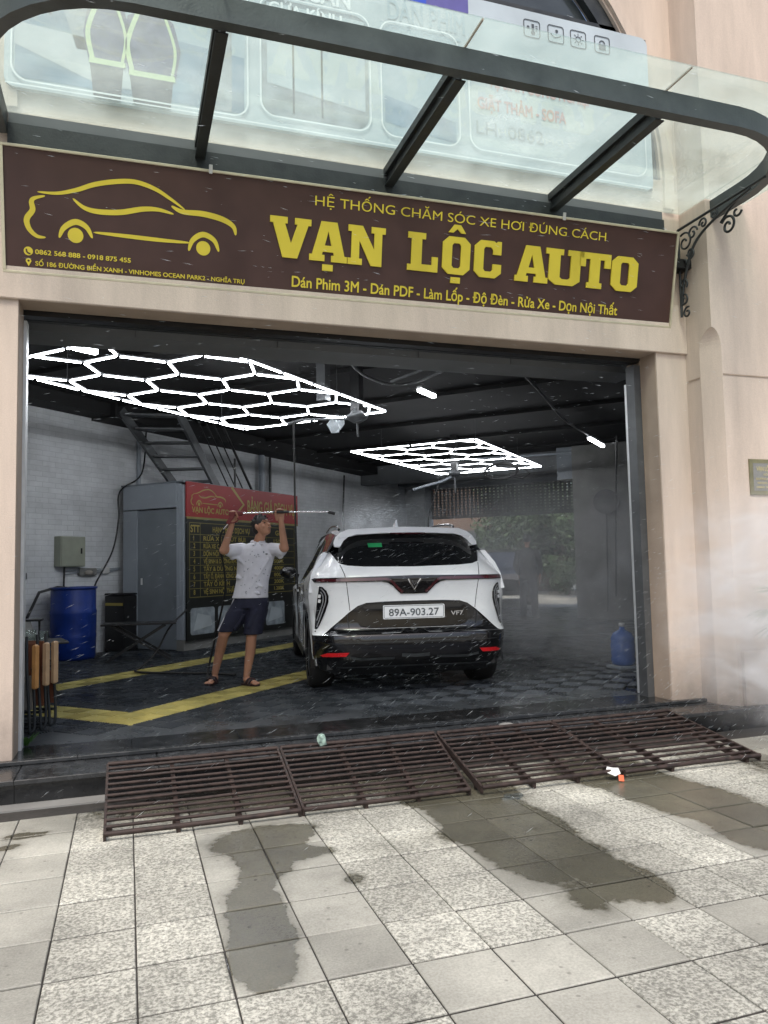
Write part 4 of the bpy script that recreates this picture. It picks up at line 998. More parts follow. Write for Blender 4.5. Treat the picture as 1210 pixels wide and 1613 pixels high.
text('lettering', 'HẠNG MỤC DỊCH VỤ', 'gold_text', .085, .95, pb, (.60, YB, 1.77), .04)
text('lettering', 'GIÁ', 'gold_text', .085, .25, pb, (2.30, YB, 1.77), .04)
for k, s_ in enumerate(('RỬA XE - HÚT BỤI', 'RỬA XE CHI TIẾT KHOANG MÁY', 'DỌN NỘI THẤT & DƯỠNG DA NHỰA', 'VỆ SINH & DƯỠNG KHOANG MÁY', 'TẨY & DƯỠNG NHỰA NGOÀI', 'TẨY Ố, ĐÁNH BÓNG SƠN KÍNH', 'TẨY Ố KÍNH', 'VỆ SINH NỘI THẤT Ô TÔ')):
    z = 1.635 - .1165 * k
    text('lettering', str(k + 1), 'gold_text', .075, None, pb, (.15, YB, z), .03)
    text('lettering', s_, 'gold_text', .07, 1.05 + .07 * ((k * 3) % 7) - (.7 if k == 6 else 0), pb, (.38, YB, z), .035)
    text('lettering', ('150K', '300K', '900K', '500K', '400K', '800K', '200K', '1.200K')[k], 'gold_text', .065, .30, pb, (2.25, YB, z), .03)
for x in (.08, .72, 1.36, 2.0):
    b_ = MB(); flat(b_, rrect(x, x + .56, .22, .62, .05), YB); b_.build('printed_photo', 'print_grey', pb)
    b_ = MB(); flat(b_, [(x + .06, .28), (x + .5, .34), (x + .46, .48), (x + .16, .54)], YB - .002); b_.build('printed_photo', 'print_road_light', pb)

# steel stair up to the loft
sr = thing('steel_stair', 'dark steel stair with handrail rising behind the booth to the loft', 'stairs', UV(8.3, 8.0, 0), R45)
def SV(u, v, z): return (u - 8.3, v - 8.0, z)
A0, A1 = SV(8.25, 8.75, 3.60), SV(9.62, 8.75, 2.36)
B0, B1 = SV(9.02, 7.98, 3.60), SV(9.86, 7.98, 2.50)
for (a, b) in ((SV(8.45, 8.6, 3.62), SV(9.72, 8.6, 2.50)), (SV(8.98, 7.95, 3.62), SV(9.92, 7.95, 2.50))):
    mb = MB(); mb.bar(a, b, .05, .14); mb.build('stringer', 'steel_grey', sr)
for k in range(6):
    t = (k + .35) / 6; a = Vector(SV(8.45 + 1.27 * t, 8.575, 3.62 - 1.12 * t)); b = Vector(SV(8.98 + .94 * t, 7.975, 3.62 - 1.12 * t))
    mb = MB(); mb.bar(a, b, .17, .03); mb.build('tread', 'steel_grey', sr)
for k, off in enumerate((.25, .47, .69)):
    mb = MB(); mb.tube([SV(9.12 + off * .9, 7.93, 3.62), SV(10.0 + off * .9, 7.93, 2.48)], .012, 6); mb.build('rail', 'black_plastic', sr)
mb = MB(); mb.tube([SV(9.98, 7.93, 3.62), SV(10.88, 7.93, 2.48)], .022, 8); mb.build('handrail', 'black_plastic', sr)
mb = MB(); mb.tube([SV(10.35, 7.93, 3.05), SV(10.35, 7.93, 2.3)], .018, 8); mb.build('rail_post', 'black_plastic', sr)

# pipes and cables on the left wall
def pipe(name, label, cat, pts, r, m, group=None, n=8):
    c = Vector(pts[0]); mb = MB(); mb.tube([Vector(p) - c for p in pts], r, n)
    return tag(mb.build(name, m, None, c), label, cat, group)
pipe('wall_pipe', 'grey pipe running down the brick wall beside the booth', 'pipe', [UV(9.28, 9.04, 3.48), UV(9.28, 9.04, 0)], .035, 'pvc_grey')
pipe('wall_pipe', 'tall grey drain pipe on the brick wall behind the stair', 'pipe', [UV(12.6, 8.99, 3.47), UV(12.6, 8.99, 0)], .06, 'pvc_grey')
pipe('wall_pipe', 'slim pipe on the brick wall just right of the drain pipe', 'pipe', [UV(12.95, 9.03, 3.47), UV(12.95, 9.03, 0)], .03, 'black_plastic')
pipe('wall_cable', 'black cable dropping down the brick wall beside the lance tip', 'cable', [UV(16.0, 9.0, 3.4), UV(15.9, 9.0, 2.4), UV(16.1, 9.02, 1.2), UV(16.2, 9.02, .3)], .022, 'black_plastic')
P_ = smooth_path([UV(9.35, 8.95, 3.45), UV(9.2, 8.9, 2.75), UV(8.7, 8.86, 2.42), UV(8.62, 8.8, 2.0), UV(8.45, 8.75, 1.5), UV(8.1, 8.7, 1.05), UV(7.9, 8.55, .9)], 6)
pipe('power_cable', 'black power cable hanging along the booth edge to the blue barrel', 'cable', P_, .013, 'black_plastic')
cb = thing('switch_cabinet', 'beige metal switch cabinet on the left brick wall', 'cabinet', UV(7.91, 9.095, 1.49), R45)
mb = MB(); mb.box(-.22, .22, -.13, 0, -.22, .22, None, .008); mb.build('housing', 'cabinet_beige', cb)
mb = MB(); mb.box(-.205, .205, -.14, -.131, -.205, .205, None, .003); dr_ = mb.build('door', 'cabinet_beige', cb)
mb = MB(); mb.box(.13, .15, -.15, -.141, -.03, .05); mb.build('latch', 'black_plastic', dr_)
mb = MB(); mb.tube([(-.09, -.06, -.22), (-.10, -.06, -.55), (-.15, -.1, -.7)], .014, 6); mb.build('cable', 'black_plastic', cb)
wr = thing('wall_wiring', 'loose taped wiring and sockets on the left wall right of the cabinet', 'wiring', UV(8.3, 9.09, 1.21), R45)
mb = MB(); mb.box(-.2, .12, -.05, 0, -.07, .04, None, .01); mb.build('junction_bundle', 'concrete', wr)
mb = MB(); mb.box(.25, .38, -.04, 0, -.05, .05, None, .006); mb.build('socket', 'white_clip', wr)
for k in range(3): mb = MB(); mb.tube([(-.45, -.02, -.05 + .05 * k), (-.1, -.03, .0 + .02 * k), (.3, -.02, -.04 + .03 * k), (.62, -.02, .02 + .01 * k)], .008, 5); mb.build('wire', 'pvc_grey', wr)
mb = MB(); mb.ell((-.05, -.07, -.03), (.08, .04, .04)); mb.build('tape_wad', 'canvas', wr)

# blue barrel
ba = thing('blue_barrel', 'tall blue plastic barrel against the left brick wall', 'barrel', UV(7.62, 8.62, 0), 0)
mb = MB(); mb.lathe([(.0, 0), (.275, .0), (.29, .03), (.30, .3), (.302, .33), (.295, .36), (.30, .40), (.302, .62), (.308, .65), (.295, .68), (.295, .93), (.287, .96)], 32); mb.build('body', 'barrel_blue', ba)
mb = MB(); mb.lathe([(.287, .955), (.312, .96), (.315, .985), (.30, .99), (.285, .97), (.0, .955)], 32); mb.build('lid', 'barrel_blue', ba)
mb = MB(); mb.tube([(-.05, 0, .97), (-.2, -.1, .99), (-.42, -.18, .93), (-.56, -.2, .60), (-.62, -.2, .3)], .02, 8); mb.build('hose', 'black_plastic', ba)
# tall dark bin
bi = thing('tall_bin', 'tall narrow black bin with a pale lid band beside the booth', 'bin', UV(8.63, 8.78, 0), R45)
mb = MB(); mb.box(-.11, .15, -.19, .19, 0, .83, None, .012); mb.build('body', 'black_plastic', bi)
mb = MB(); mb.box(-.12, -.112, -.17, .18, .68, .72); mb.build('pale_band', 'gold_text', bi)
mb = MB(); mb.box(-.118, .155, -.196, .196, .834, .865, None, .01); mb.build('lid', 'black_plastic', bi)

# folding tables with black tops
def ftable(label, loc, rz, h, w_, d_):
    o = thing('folding_table', label, 'table', loc, rz, 'black folding tables')
    mb = MB(); mb.box(-w_ / 2, w_ / 2, -d_ / 2, d_ / 2, h - .025, h, None, .006); mb.build('tabletop', 'black_plastic', o)
    for y in (-d_ / 2 + .05, d_ / 2 - .05):
        for s_ in (-1, 1):
            mb = MB(); mb.bar((s_ * w_ * .42, y + .012 * s_, 0.01), (-s_ * w_ * .36, y + .012 * s_, h - .03), .028, .028); mb.build('leg', 'black_plastic', o)
    return o
ftable('low black folding table with glasses behind the wooden-armed chairs', (-.99, 8.25, 0), math.radians(12), .52, .82, .5)
ftable('low black folding table in front of the blue barrel, further back', UV(7.9, 7.9, 0) + Vector((.16, -.3, 0)), math.radians(-5), .50, .95, .45)
def tumbler(label, loc, r, h):
    o = thing('drinking_glass', label, 'glass', loc, 0, 'glasses on the near folding table')
    mb = MB(); mb.lathe([(.0, .004), (r * .85, .0), (r, h), (r * .92, h), (r * .8, .012), (0, .012)], 18); mb.build('bowl', 'clear_glass', o)
tumbler('wide clear glass jar on the near folding table', (-.90, 8.10, .521), .075, .12)
tumbler('small clear glass left of the wide jar on the folding table', (-1.03, 8.08, .521), .04, .11)
tumbler('small clear glass right of the wide jar on the folding table', (-.77, 8.18, .521), .04, .10)
sh = thing('small_tray_stand', 'small dark tray stand just above the glasses by the left pillar', 'stand', (-.96, 8.38, .52))
mb = MB(); mb.box(-.16, .16, -.1, .1, .19, .21); mb.build('tray', 'black_plastic', sh)
for s_ in (-1, 1): mb = MB(); mb.bar((s_ * .13, 0, 0), (s_ * .13, 0, .19), .02); mb.build('leg', 'black_plastic', sh)

# folded camping chairs
def tube_loop(mb, pts, r=.011, n=8): mb.tube(smooth_path(pts, 6), r, n)
def chair(label, loc, rz, canvas, arm, k):
    o = thing('folding_chair', label, 'chair', loc, rz, 'folded chairs by the left pillar')
    for y in (-.20, .20):
        mb = MB(); tube_loop(mb, [(-.02, y, .72), (-.01, y, .45), (.02, y, .16), (.03, y, .03), (.06, y * .9, .013), (.085, y, .05), (.075, y, .30), (.05, y, .48)]); mb.build('frame', 'dark_steel', o)
    mb = MB(); tube_loop(mb, [(.03, -.20, .03), (.02, 0, .014), (.03, .20, .03)]); mb.build('crossbar', 'dark_steel', o)
    mb = MB(); tube_loop(mb, [(.08, -.20, .13), (.08, 0, .12), (.08, .20, .13)]); mb.build('crossbar', 'dark_steel', o)
    for y in (-.235, .235): mb = MB(); mb.box(.015, .060, y - .014, y + .014, .33, .655, None, .010); mb.build('armrest', arm, o)
    mb = MB(); mb.box(-.03, -.012, -.19, .19, .42, .66, None, .006); mb.build('backrest', canvas, o)
    mb = MB(); mb.box(.085, .10, -.18, .18, .17, .42, None, .005); mb.build('seat', canvas, o)
chair('folded chair with a bright orange wooden armrest, nearest the left pillar', (-.865, 6.30, 0), math.radians(62), 'canvas', 'wood_orange', 0)
chair('folded chair with brown canvas in the middle of the folded stack', (-.80, 6.46, 0), math.radians(58), 'canvas_brown', 'wood_pale', 1)
chair('folded chair with pale wooden armrests, farthest right of the stack', (-.735, 6.60, 0), math.radians(50), 'canvas_brown', 'wood_pale', 2)
wb = thing('display_stand', 'tall white framed stand with a black top behind the left pillar', 'stand', (-.90, 7.3, 0))
mb = MB(); mb.box(-.14, .03, -.02, .02, .10, 1.10, None, .01); mb.build('panel', 'print_grey', wb)
mb = MB(); mb.box(.032, .062, -.03, .03, 0, 1.12, None, .01); mb.build('post', 'white_clip', wb)
mb = MB(); mb.box(-.16, .07, -.04, .04, 1.125, 1.19, None, .01); mb.build('top_cap', 'black_plastic', wb)
mb = MB(); mb.box(-.2, .1, -.12, .12, 0, .03, None, .01); mb.build('foot', 'black_plastic', wb)
crumple('plastic_sack', 'grey plastic sack against the left wall beside the barrel', 'bag', UV(6.9, 8.85, .35), (.22, .22, .38), 'concrete', 12)

# hoses
P_ = smooth_path([UV(8.72, 7.55, .62), UV(8.2, 7.4, .42), UV(7.7, 7.2, .12), UV(7.2, 6.95, .02), UV(6.75, 6.6, .02), UV(6.8, 6.1, .02), UV(6.95, 5.7, .015), UV(6.9, 5.3, .02)], 8)
pipe('floor_hose', 'black pressure hose looping from the price board over the floor', 'hose', P_, .013, 'rubber')
pipe('drop_hose', 'black hose hanging straight down from the ceiling arm near the man', 'hose', [UV(7.95, 5.18, 3.02), UV(7.97, 5.19, 2.0), UV(7.94, 5.15, 1.0), UV(7.9, 5.1, .25)], .012, 'rubber')
pipe('drop_hose', 'thin dark hose slanting above the car antenna', 'hose', [UV(14.5, 5.9, 2.98), UV(14.2, 6.05, 2.2), UV(14.15, 6.1, 1.2)], .014, 'rubber')
# swivel arm on a ceiling post
sw = thing('ceiling_swivel', 'hose swivel on a ceiling post with a crumpled plastic bag, above the man', 'swivel arm', UV(8.2, 4.42, 3.0), R45)
mb = MB(); mb.box(-.55, -.43, .12, .24, .15, .72); mb.build('ceiling_post', 'steel_grey', sw)
mb = MB(); mb.box(-.05, .07, -.06, .06, .02, .72, None, .01); mb.build('ceiling_post', 'black_plastic', sw)
mb = MB(); mb.lathe([(0, -.05), (.05, -.05), (.13, -.0), (.14, .03), (.09, .06), (.05, .12), (0, .13)], 16); mb.build('swivel_hub', 'steel_grey', sw)
mb = MB(); mb.tube([(0, 0, 0), (-.05, .35, .02), (-.12, .7, .04)], .014, 8); mb.tube([(-.12, .7, .04), (-.25, .86, -.02)], .022, 8); mb.build('arm', 'steel_grey', sw)
mb = MB(); mb.tube([(0, 0, 0), (.02, 0, -.22)], .014, 8); mb.build('hose_fitting', 'steel_grey', sw)
crumple('plastic_bag', 'crumpled clear plastic bag tied to the ceiling swivel', 'bag', UV(8.2, 4.72, 2.96), (.10, .09, .11), 'plastic_film', 3)
sw2 = thing('ceiling_swivel', 'second hose swivel with a coiled cable, under the further hexagon lamp', 'swivel arm', UV(13.9, 5.35, 2.95), R45)
mb = MB(); mb.box(-.06, .06, -.06, .06, .05, .76); mb.build('ceiling_post', 'black_plastic', sw2)
mb = MB(); mb.lathe([(0, -.05), (.06, -.05), (.13, 0), (.12, .05), (0, .09)], 14); mb.build('swivel_hub', 'steel_grey', sw2)
mb = MB(); mb.tube([(0, 0, -.02), (0, .25, -.12), (-.1, .85, -.26)], .028, 8); mb.build('arm', 'pvc_grey', sw2)
mb = MB(); mb.tube([(0, 0, 0), (.0, 0, -.35)], .018, 8); mb.build('hose_fitting', 'steel_grey', sw2)
mb = MB()
for q in range(3): mb.tube([(.05 * q, -.92 + .33 * math.cos(t * .524), -.02 + .14 * math.sin(t * .524) + .02 * q) for t in range(13)], .016, 6, False)
mb.tube([(0, 0, 0), (0, -.3, -.03), (0, -.62, .0)], .014, 6); mb.tube([(0, -1.1, -.1), (0, -1.35, -.18), (0, -1.5, -.1), (0, -1.4, 0)], .014, 6)
mb.build('cable_coil', 'rubber', sw2)
# conduit on the ceiling
P_ = [UV(6.9, 3.9, 3.62), UV(7.6, 4.1, 3.45), UV(8.0, 3.9, 3.33), UV(8.2, 3.6, 3.36), UV(7.9, 2.9, 3.42), UV(8.1, 2.5, 3.45), UV(9.5, 2.5, 3.4), UV(11.3, 2.6, 3.32), UV(12.6, 2.5, 3.26)]
pipe('ceiling_conduit', 'grey conduit snaking under the ceiling to the right-hand lamp', 'conduit', smooth_path(P_, 5), .018, 'steel_grey')
pipe('ceiling_conduit', 'straight grey conduit crossing the ceiling right of the swivel', 'conduit', [UV(8.0, 3.85, 3.35), UV(7.7, 2.6, 3.5), UV(8.0, 1.8, 3.6)], .02, 'steel_grey')
pipe('ceiling_conduit', 'thin pale conduit along the ceiling behind the further hexagon lamp', 'conduit', [UV(16.4, 6.2, 3.6), UV(16.6, 3.2, 3.55), UV(16.5, 1.0, 3.5)], .025, 'pvc_grey')

# water jug dispenser on the right
wd_ = thing('water_jug', 'blue water jug with a white cap on the floor by the right door post', 'water jug', (5.20, 7.28, 0))
mb = MB(); mb.box(-.13, .13, -.13, .13, 0, .04, None, .01); mb.build('base', 'pvc_grey', wd_)
mb = MB(); mb.lathe([(0, .041), (.10, .041), (.125, .06), (.13, .11), (.122, .14), (.13, .17), (.13, .27), (.122, .30), (.13, .33), (.10, .39), (.03, .43), (.028, .46), (0, .46)], 24); mb.build('jug', 'bottle_blue', wd_)
mb = MB(); mb.lathe([(.0, .461), (.034, .461), (.034, .50), (0, .50)], 16); mb.build('cap', 'white_clip', wd_)

# right wall: mirror/fan disc and hanging hose
dk = thing('wall_reel', 'round dark hose reel on the pale pillar at the right of the bay', 'hose reel', UV(16.4, 2.95, 2.45), R45)
mb = MB(); mb.tube([(0, 0, 0), (.06, 0, 0)], .26, 24, True, False); mb.build('disc', 'black_plastic', dk)
mb = MB(); mb.tube([(.03, 0, -.26), (.03, .02, -1.2), (.05, .05, -2.3)], .015, 6); mb.build('hose', 'rubber', dk)
pl = thing('bay_pillar', 'pale concrete pillar at the right side deep in the bay', 'pillar', UV(16.8, 2.9, 0), R45)
mb = MB(); mb.box(-.3, .3, -.75, .75, -.02, 3.7, None, .01); mb.build('shaft', 'concrete', pl)
pipe('drop_hose', 'dark hose hanging beside the pale pillar, near the roller door post', 'hose', [UV(13.2, 2.15, 3.3), UV(13.15, 2.2, 2.2), UV(13.1, 2.25, .6)], .016, 'rubber')

# perforated roller door half down at the back
rs = thing('back_roller_door', 'half-lowered perforated roller door at the back opening', 'roller door', UV(20.2, 6.45, 0), R45)
k = 0
for r in range(10):
    mb = MB(); z = 2.56 + .082 * r; mb.box(0, .02, -2.52, 2.52, z, z + .048)
    y = -2.52
    for q in range(43): mb.box(.002, .018, -2.52 + .1185 * q, -2.52 + .1185 * q + .075, z + .048, z + .082)
    mb.build('slat', 'steel_grey', rs)
mb = MB(); mb.box(-.01, .03, -2.55, 2.55, 2.50, 2.556); mb.build('bottom_bar', 'steel_grey', rs)
for y in (-2.60, 2.56): mb = MB(); mb.box(-.03, .05, y, y + .05, 0, 3.36); mb.build('guide_rail', 'aluminium', rs)

# ============================================================ outside beyond the back opening
rl = struct(MB().box(10, 50, 21.5, 21.6, -5, -4.9).build('road', 'stone_plain')); 
bpy.data.objects.remove(rl)
mb = MB(); mb.slab([(20.55, -6), (60, -6), (60, 30), (20.55, 30)], -.3, -.03); o = mb.build('back_yard', 'stone_plain'); o.rotation_euler = (0, 0, R45); struct(o)
hb = thing('opposite_building', 'warm brown building across the yard behind the bay', 'building', UV(34, 12.5, 0), R45)
mb = MB(); mb.box(0, 1, -4.5, 7, -.1, 9); mb.build('wall', 'building_warm', hb)
for k in range(4): mb = MB(); mb.box(-.04, -.005, -4.0 + 2.6 * k, -2.4 + 2.6 * k, .9, 2.8); wn_ = mb.build('window', 'arch_glass', hb); mb = MB(); mb.box(-.07, -.042, -4.05 + 2.6 * k, -2.35 + 2.6 * k, .82, .89); mb.build('sill', 'concrete', wn_)
ob2 = thing('garden_wall', 'long grey wall beyond the yard behind the trees', 'wall', UV(38, 3, 0), R45)
mb = MB(); mb.box(0, .4, -9, 5, -.1, 7.5); mb.build('wall', 'concrete', ob2)
gp = thing('gate_post', 'pale concrete gate post in the yard seen left of the bay pillar', 'post', UV(21.6, 4.45, 0), R45)
mb = MB(); mb.box(-.10, .10, -.13, .13, .0, 1.75, None, .01); mb.build('shaft', 'cabinet_beige', gp)
def bush(name, label, loc, rx, rz_, n, h0, seed, size=.16, m='leaf_far', trunk=0):
    r_ = random.Random(seed); o = thing(name, label, 'tree' if trunk else 'shrub', loc)
    vs = []; fs = []
    clumps = [(r_.uniform(-.7, .7) * rx, r_.uniform(-.7, .7) * rx, h0 + r_.uniform(-.7, .8) * rz_, r_.uniform(.3, .55)) for _ in range(14)]
    for k in range(n):
        c = r_.choice(clumps); d = Vector((r_.gauss(0, 1), r_.gauss(0, 1), r_.gauss(0, 1))).normalized() * (r_.random() ** .4) * c[3] * rx
        p = Vector(c[:3]) + d; a = Vector((r_.gauss(0, 1), r_.gauss(0, 1), r_.gauss(0, 1))).normalized(); b = a.orthogonal().normalized()
        s_ = size * r_.uniform(.5, 1.2); i = len(vs); vs += [p, p + a * s_ * .5 + b * s_ * .3, p + a * s_, p + a * s_ * .5 - b * s_ * .3]; fs.append((i, i + 1, i + 2, i + 3))
    mb = MB(); mb.add(vs, fs); tag(mb.build('crown' if trunk else 'foliage', m, o), kind='stuff')
    mb = MB(); mb.tube([(0, 0, -.05), (.05, 0, h0 * .6), (0, .05, h0)], [.12, .09, .04], 8)
    for q in range(5): mb.tube([(.03, 0, h0 * .55), (rx * .5 * math.cos(q * 1.3), rx * .5 * math.sin(q * 1.3), h0 + .3)], [.05, .02], 6)
    mb.build('trunk' if trunk else 'stem', 'bark', o)
bush('garden_tree', 'leafy green tree in the yard seen left of the bay pillar', UV(26.5, 5.4, 0), 1.5, 1.6, 3500, 2.6, 3, .16, 'leaf_far', 1)
bush('garden_tree', 'leafy tree in the yard behind the parked dark car', UV(29.5, 8.6, 0), 1.7, 1.7, 3500, 3.0, 4, .18, 'leaf_far', 1)
bush('garden_shrub', 'low green shrub below the tree in the yard', UV(27.0, 4.6, 0), 1.0, .6, 1800, .7, 8, .13)
bush('garden_hedge', 'tall dark hedge mass closing the yard behind the trees', UV(33.0, 5.0, 0), 3.6, 2.6, 9000, 2.2, 19, .30, 'leaf_far', 0)
bush('garden_hedge', 'tall dark hedge mass to the left, in front of the warm brown building', UV(32.0, 9.0, 0), 2.6, 1.6, 6000, 3.4, 20, .28, 'leaf_far', 0)
bush('garden_shrub', 'low shrub at the far end of the yard behind the dark car', UV(30.0, 7.0, 0), 1.2, .6, 1800, .8, 9, .14)

# ============================================================ the white car
HC = math.radians(9.0)
CF = Vector((math.sin(HC), math.cos(HC), 0)); CR = Vector((math.cos(HC), -math.sin(HC), 0))
CO = Vector((2.421, 6.631, 0)) + CR * .085 - CF * .02
car = thing('parked_car', 'white electric hatchback SUV parked nose-in, black roof glass and red light bar', 'car', CO, -HC)
def interp(tab, t):
    if t <= tab[0][0]: return tab[0][1]
    for (a, va), (b, vb) in zip(tab, tab[1:]):
        if t <= b: k = (t - a) / (b - a); return va + (vb - va) * k
    return tab[-1][1]
DZ = [(.18, .16), (.25, .10), (.34, .03), (.46, .0), (.555, .0), (.565, .02), (.60, .075), (.80, .085), (.90, .075), (1.0, .055), (1.05, .035), (1.10, .05), (1.17, .12), (1.24, .20), (1.36, .34), (1.46, .46), (1.52, .55), (1.6, .62)]
def dep(x, z):
    ax = abs(x); wz = interp([(.2, .90), (.5, .93), (.9, .95), (1.05, .93), (1.16, .88), (1.32, .80), (1.5, .68), (1.6, .64)], z)
    t = min(1.25, ax / wz); return interp(DZ, z) + .035 * t * t + .25 * t ** 7
def rear_panel(name, poly, m, off=.0, th=.012, mirror=False, parent=car, step=.045, label=None, df=dep):
    polys = [poly] + ([[(-x, z) for x, z in reversed(poly)]] if mirror else [])
    bm = bmesh.new()
    for p in polys:
        es = []; vs = [bm.verts.new((x, 0, z)) for x, z in p]
        for i in range(len(vs)): es.append(bm.edges.new((vs[i], vs[(i + 1) % len(vs)])))
        bmesh.ops.triangle_fill(bm, use_beauty=True, edges=es)
    bmesh.ops.remove_doubles(bm, verts=bm.verts, dist=.0004)
    xs = [v.co.x for v in bm.verts]; zs = [v.co.z for v in bm.verts]
    for ax, lo, hi in ((0, min(xs), max(xs)), (2, min(zs), max(zs))):
        k = math.ceil(lo / step) 
        while k * step < hi - 1e-4:
            if k * step > lo + 1e-4:
                n_ = (1, 0, 0) if ax == 0 else (0, 0, 1); c_ = (k * step, 0, 0) if ax == 0 else (0, 0, k * step)
                bmesh.ops.bisect_plane(bm, geom=bm.verts[:] + bm.edges[:] + bm.faces[:], plane_co=c_, plane_no=n_)
            k += 1
    # smooth shading across the surface
    fs = bm.faces[:]
    for v in bm.verts: v.co.y = df(v.co.x, v.co.z) - off
    r = bmesh.ops.extrude_face_region(bm, geom=fs, use_keep_orig=True)
    for e in r['geom']:
        if isinstance(e, bmesh.types.BMVert): e.co.y += th
    bmesh.ops.recalc_face_normals(bm, faces=bm.faces)
    me = bpy.data.meshes.new(name)
    for f in bm.faces: f.smooth = True
    for e in bm.edges:
        if len(e.link_faces) == 2 and e.calc_face_angle(0) > .7: e.smooth = False
        if len(e.link_faces) != 2: e.smooth = False
    bm.to_mesh(me); bm.free(); me.materials.append(M[m])
    return link(name, me, parent, label=label)
def strip(name, pts, wid, m, off=.02, n=5, parent=car, th=.008, closed=False, df=dep):
    P = smooth_path([(p[0], 0, p[1]) for p in pts], n) if n else [Vector((p[0], 0, p[1])) for p in pts]
    if not n:                                             # subdivide straight pieces
        Q = []
        for a, b in zip(P, P[1:]):
            k = max(1, int((b - a).length / .04))
            for i in range(k): Q.append(a + (b - a) * i / k)
        P = Q + [P[-1]]
    mm = len(P); L_ = []; R_ = []
    for i, p in enumerate(P):
        d = (P[min(i + 1, mm - 1)] - P[max(i - 1, 0)]).normalized(); nr = Vector((-d.z, 0, d.x)) * wid / 2
        L_.append((p.x + nr.x, p.z + nr.z)); R_.append((p.x - nr.x, p.z - nr.z))
    vs = []
    for (a, b) in zip(L_, R_):
        ya = df(*a) - off; yb = df(*b) - off
        vs += [(a[0], ya, a[1]), (b[0], yb, b[1]), (b[0], yb + th, b[1]), (a[0], ya + th, a[1])]
    fs = [(4 * i + q, 4 * i + (q + 1) % 4, 4 * i + 4 + (q + 1) % 4, 4 * i + 4 + q) for i in range(mm - 1) for q in range(4)]
    fs += [(0, 1, 2, 3), tuple(4 * (mm - 1) + q for q in (3, 2, 1, 0))]
    mb = MB(); mb.add(vs, fs); return mb.build(name, m, parent)
# black base of the rear, full width
rear_panel('rear_bumper', [(0, .19), (.72, .19), (.86, .24), (.92, .36), (.93, .56), (.60, .56), (0, .56)], 'car_black', 0, .02, True)
rear_panel('tailgate_inner', [(0, .563), (.86, .563), (.90, .80), (.90, 1.05), (.86, 1.16), (.74, 1.30), (.68, 1.42), (.60, 1.49), (0, 1.52)], 'car_black', -.012, .02, True)
WH = [(0, .858), (.28, .856), (.44, .848), (.52, .822), (.60, .765), (.70, .68), (.82, .575), (.845, .558), (.925, .556), (.935, .70), (.952, .90), (.945, 1.03), (.925, 1.12), (.885, 1.195), (.845, 1.27), (.80, 1.325), (.765, 1.335), (.735, 1.325), (.705, 1.27), (.675, 1.215), (.60, 1.192), (.45, 1.180), (0, 1.172)]
rear_panel('tailgate', [p for p in WH], 'white_paint', .008, .018, True)
# rear window
GL = [(0, 1.176), (.45, 1.184), (.59, 1.196), (.66, 1.222), (.672, 1.27), (.655, 1.35), (.62, 1.42), (.57, 1.465), (.50, 1.49), (0, 1.502)]
gw = rear_panel('rear_window', GL, 'car_glass', .006, .016, True)
# spoiler lip and roof wings, white
spd = lambda x, z: .40 + .02 * abs(x) + (z - 1.49) * .9 + (.20 * max(0, abs(x) - .5))
rear_panel('roof_spoiler', [(0, 1.503), (.48, 1.492), (.56, 1.468), (.61, 1.43), (.645, 1.375), (.70, 1.375), (.705, 1.41), (.68, 1.47), (.63, 1.515), (.55, 1.545), (0, 1.565)], 'white_paint', 0, .05, True, df=spd)
strip('brake_light', [(-.15, 1.497), (.20, 1.497)], .014, 'lamp_red', .004, 0, df=spd)
# light bar
rear_panel('light_bar', [(0, 1.094), (.20, 1.090), (.90, 1.082), (.925, 1.070), (.905, 1.042), (.31, 1.040), (.25, 1.030), (.20, 1.0), (.125, .925), (.0, .922)], 'car_black', .020, .014, True)
for s_ in (-1, 1):
    strip('light_strip', [(s_ * .885, 1.060), (s_ * .30, 1.064)], .026, 'lamp_red', .026, 0)
    strip('light_strip', [(s_ * .30, 1.064), (s_ * .245, 1.060), (s_ * .205, 1.035), (s_ * .15, .975), (s_ * .108, .938)], .022, 'lamp_red', .0262, 5)
for pts, w_ in (([(-.058, 1.060), (0, .962), (.058, 1.060)], .013), ([(-.024, 1.045), (0, 1.002), (.024, 1.045)], .008)):
    strip('emblem', pts, w_, 'chrome', .030, 0)
for s_ in (-1, 1):
    strip('panel_seam', [(s_ * .665, 1.20), (s_ * .635, 1.10), (s_ * .612, .95), (s_ * .592, .78)], .006, 'car_black', .0092, 6, th=.003)
# tail lamps
def mir(P, s_): return P if s_ > 0 else [(-x, z) for x, z in reversed(P)]
LM = [(.862, 1.005), (.835, 1.0), (.800, .965), (.782, .915), (.784, .86), (.812, .77), (.862, .65), (.895, .588), (.905, .585), (.893, .75), (.878, .90)]
for s_ in (-1, 1):
    tl = rear_panel('tail_lamp', mir(LM, s_), 'car_black', .018, .012, step=.03)
    strip('lamp_strip', [(s_ * .850, .985), (s_ * .822, .955), (s_ * .806, .91), (s_ * .812, .85), (s_ * .845, .75), (s_ * .885, .63)], .010, 'lens_grey', .024, 5, parent=tl)
    strip('lamp_strip', [(s_ * .852, .955), (s_ * .832, .92), (s_ * .832, .86), (s_ * .855, .78), (s_ * .885, .69)], .009, 'lens_grey', .024, 5, parent=tl)
    for z in (.93, .885): strip('lens', [(s_ * .858, z), (s_ * .865, z - .03)], .022, 'plate_white', .0235, 0, parent=tl)
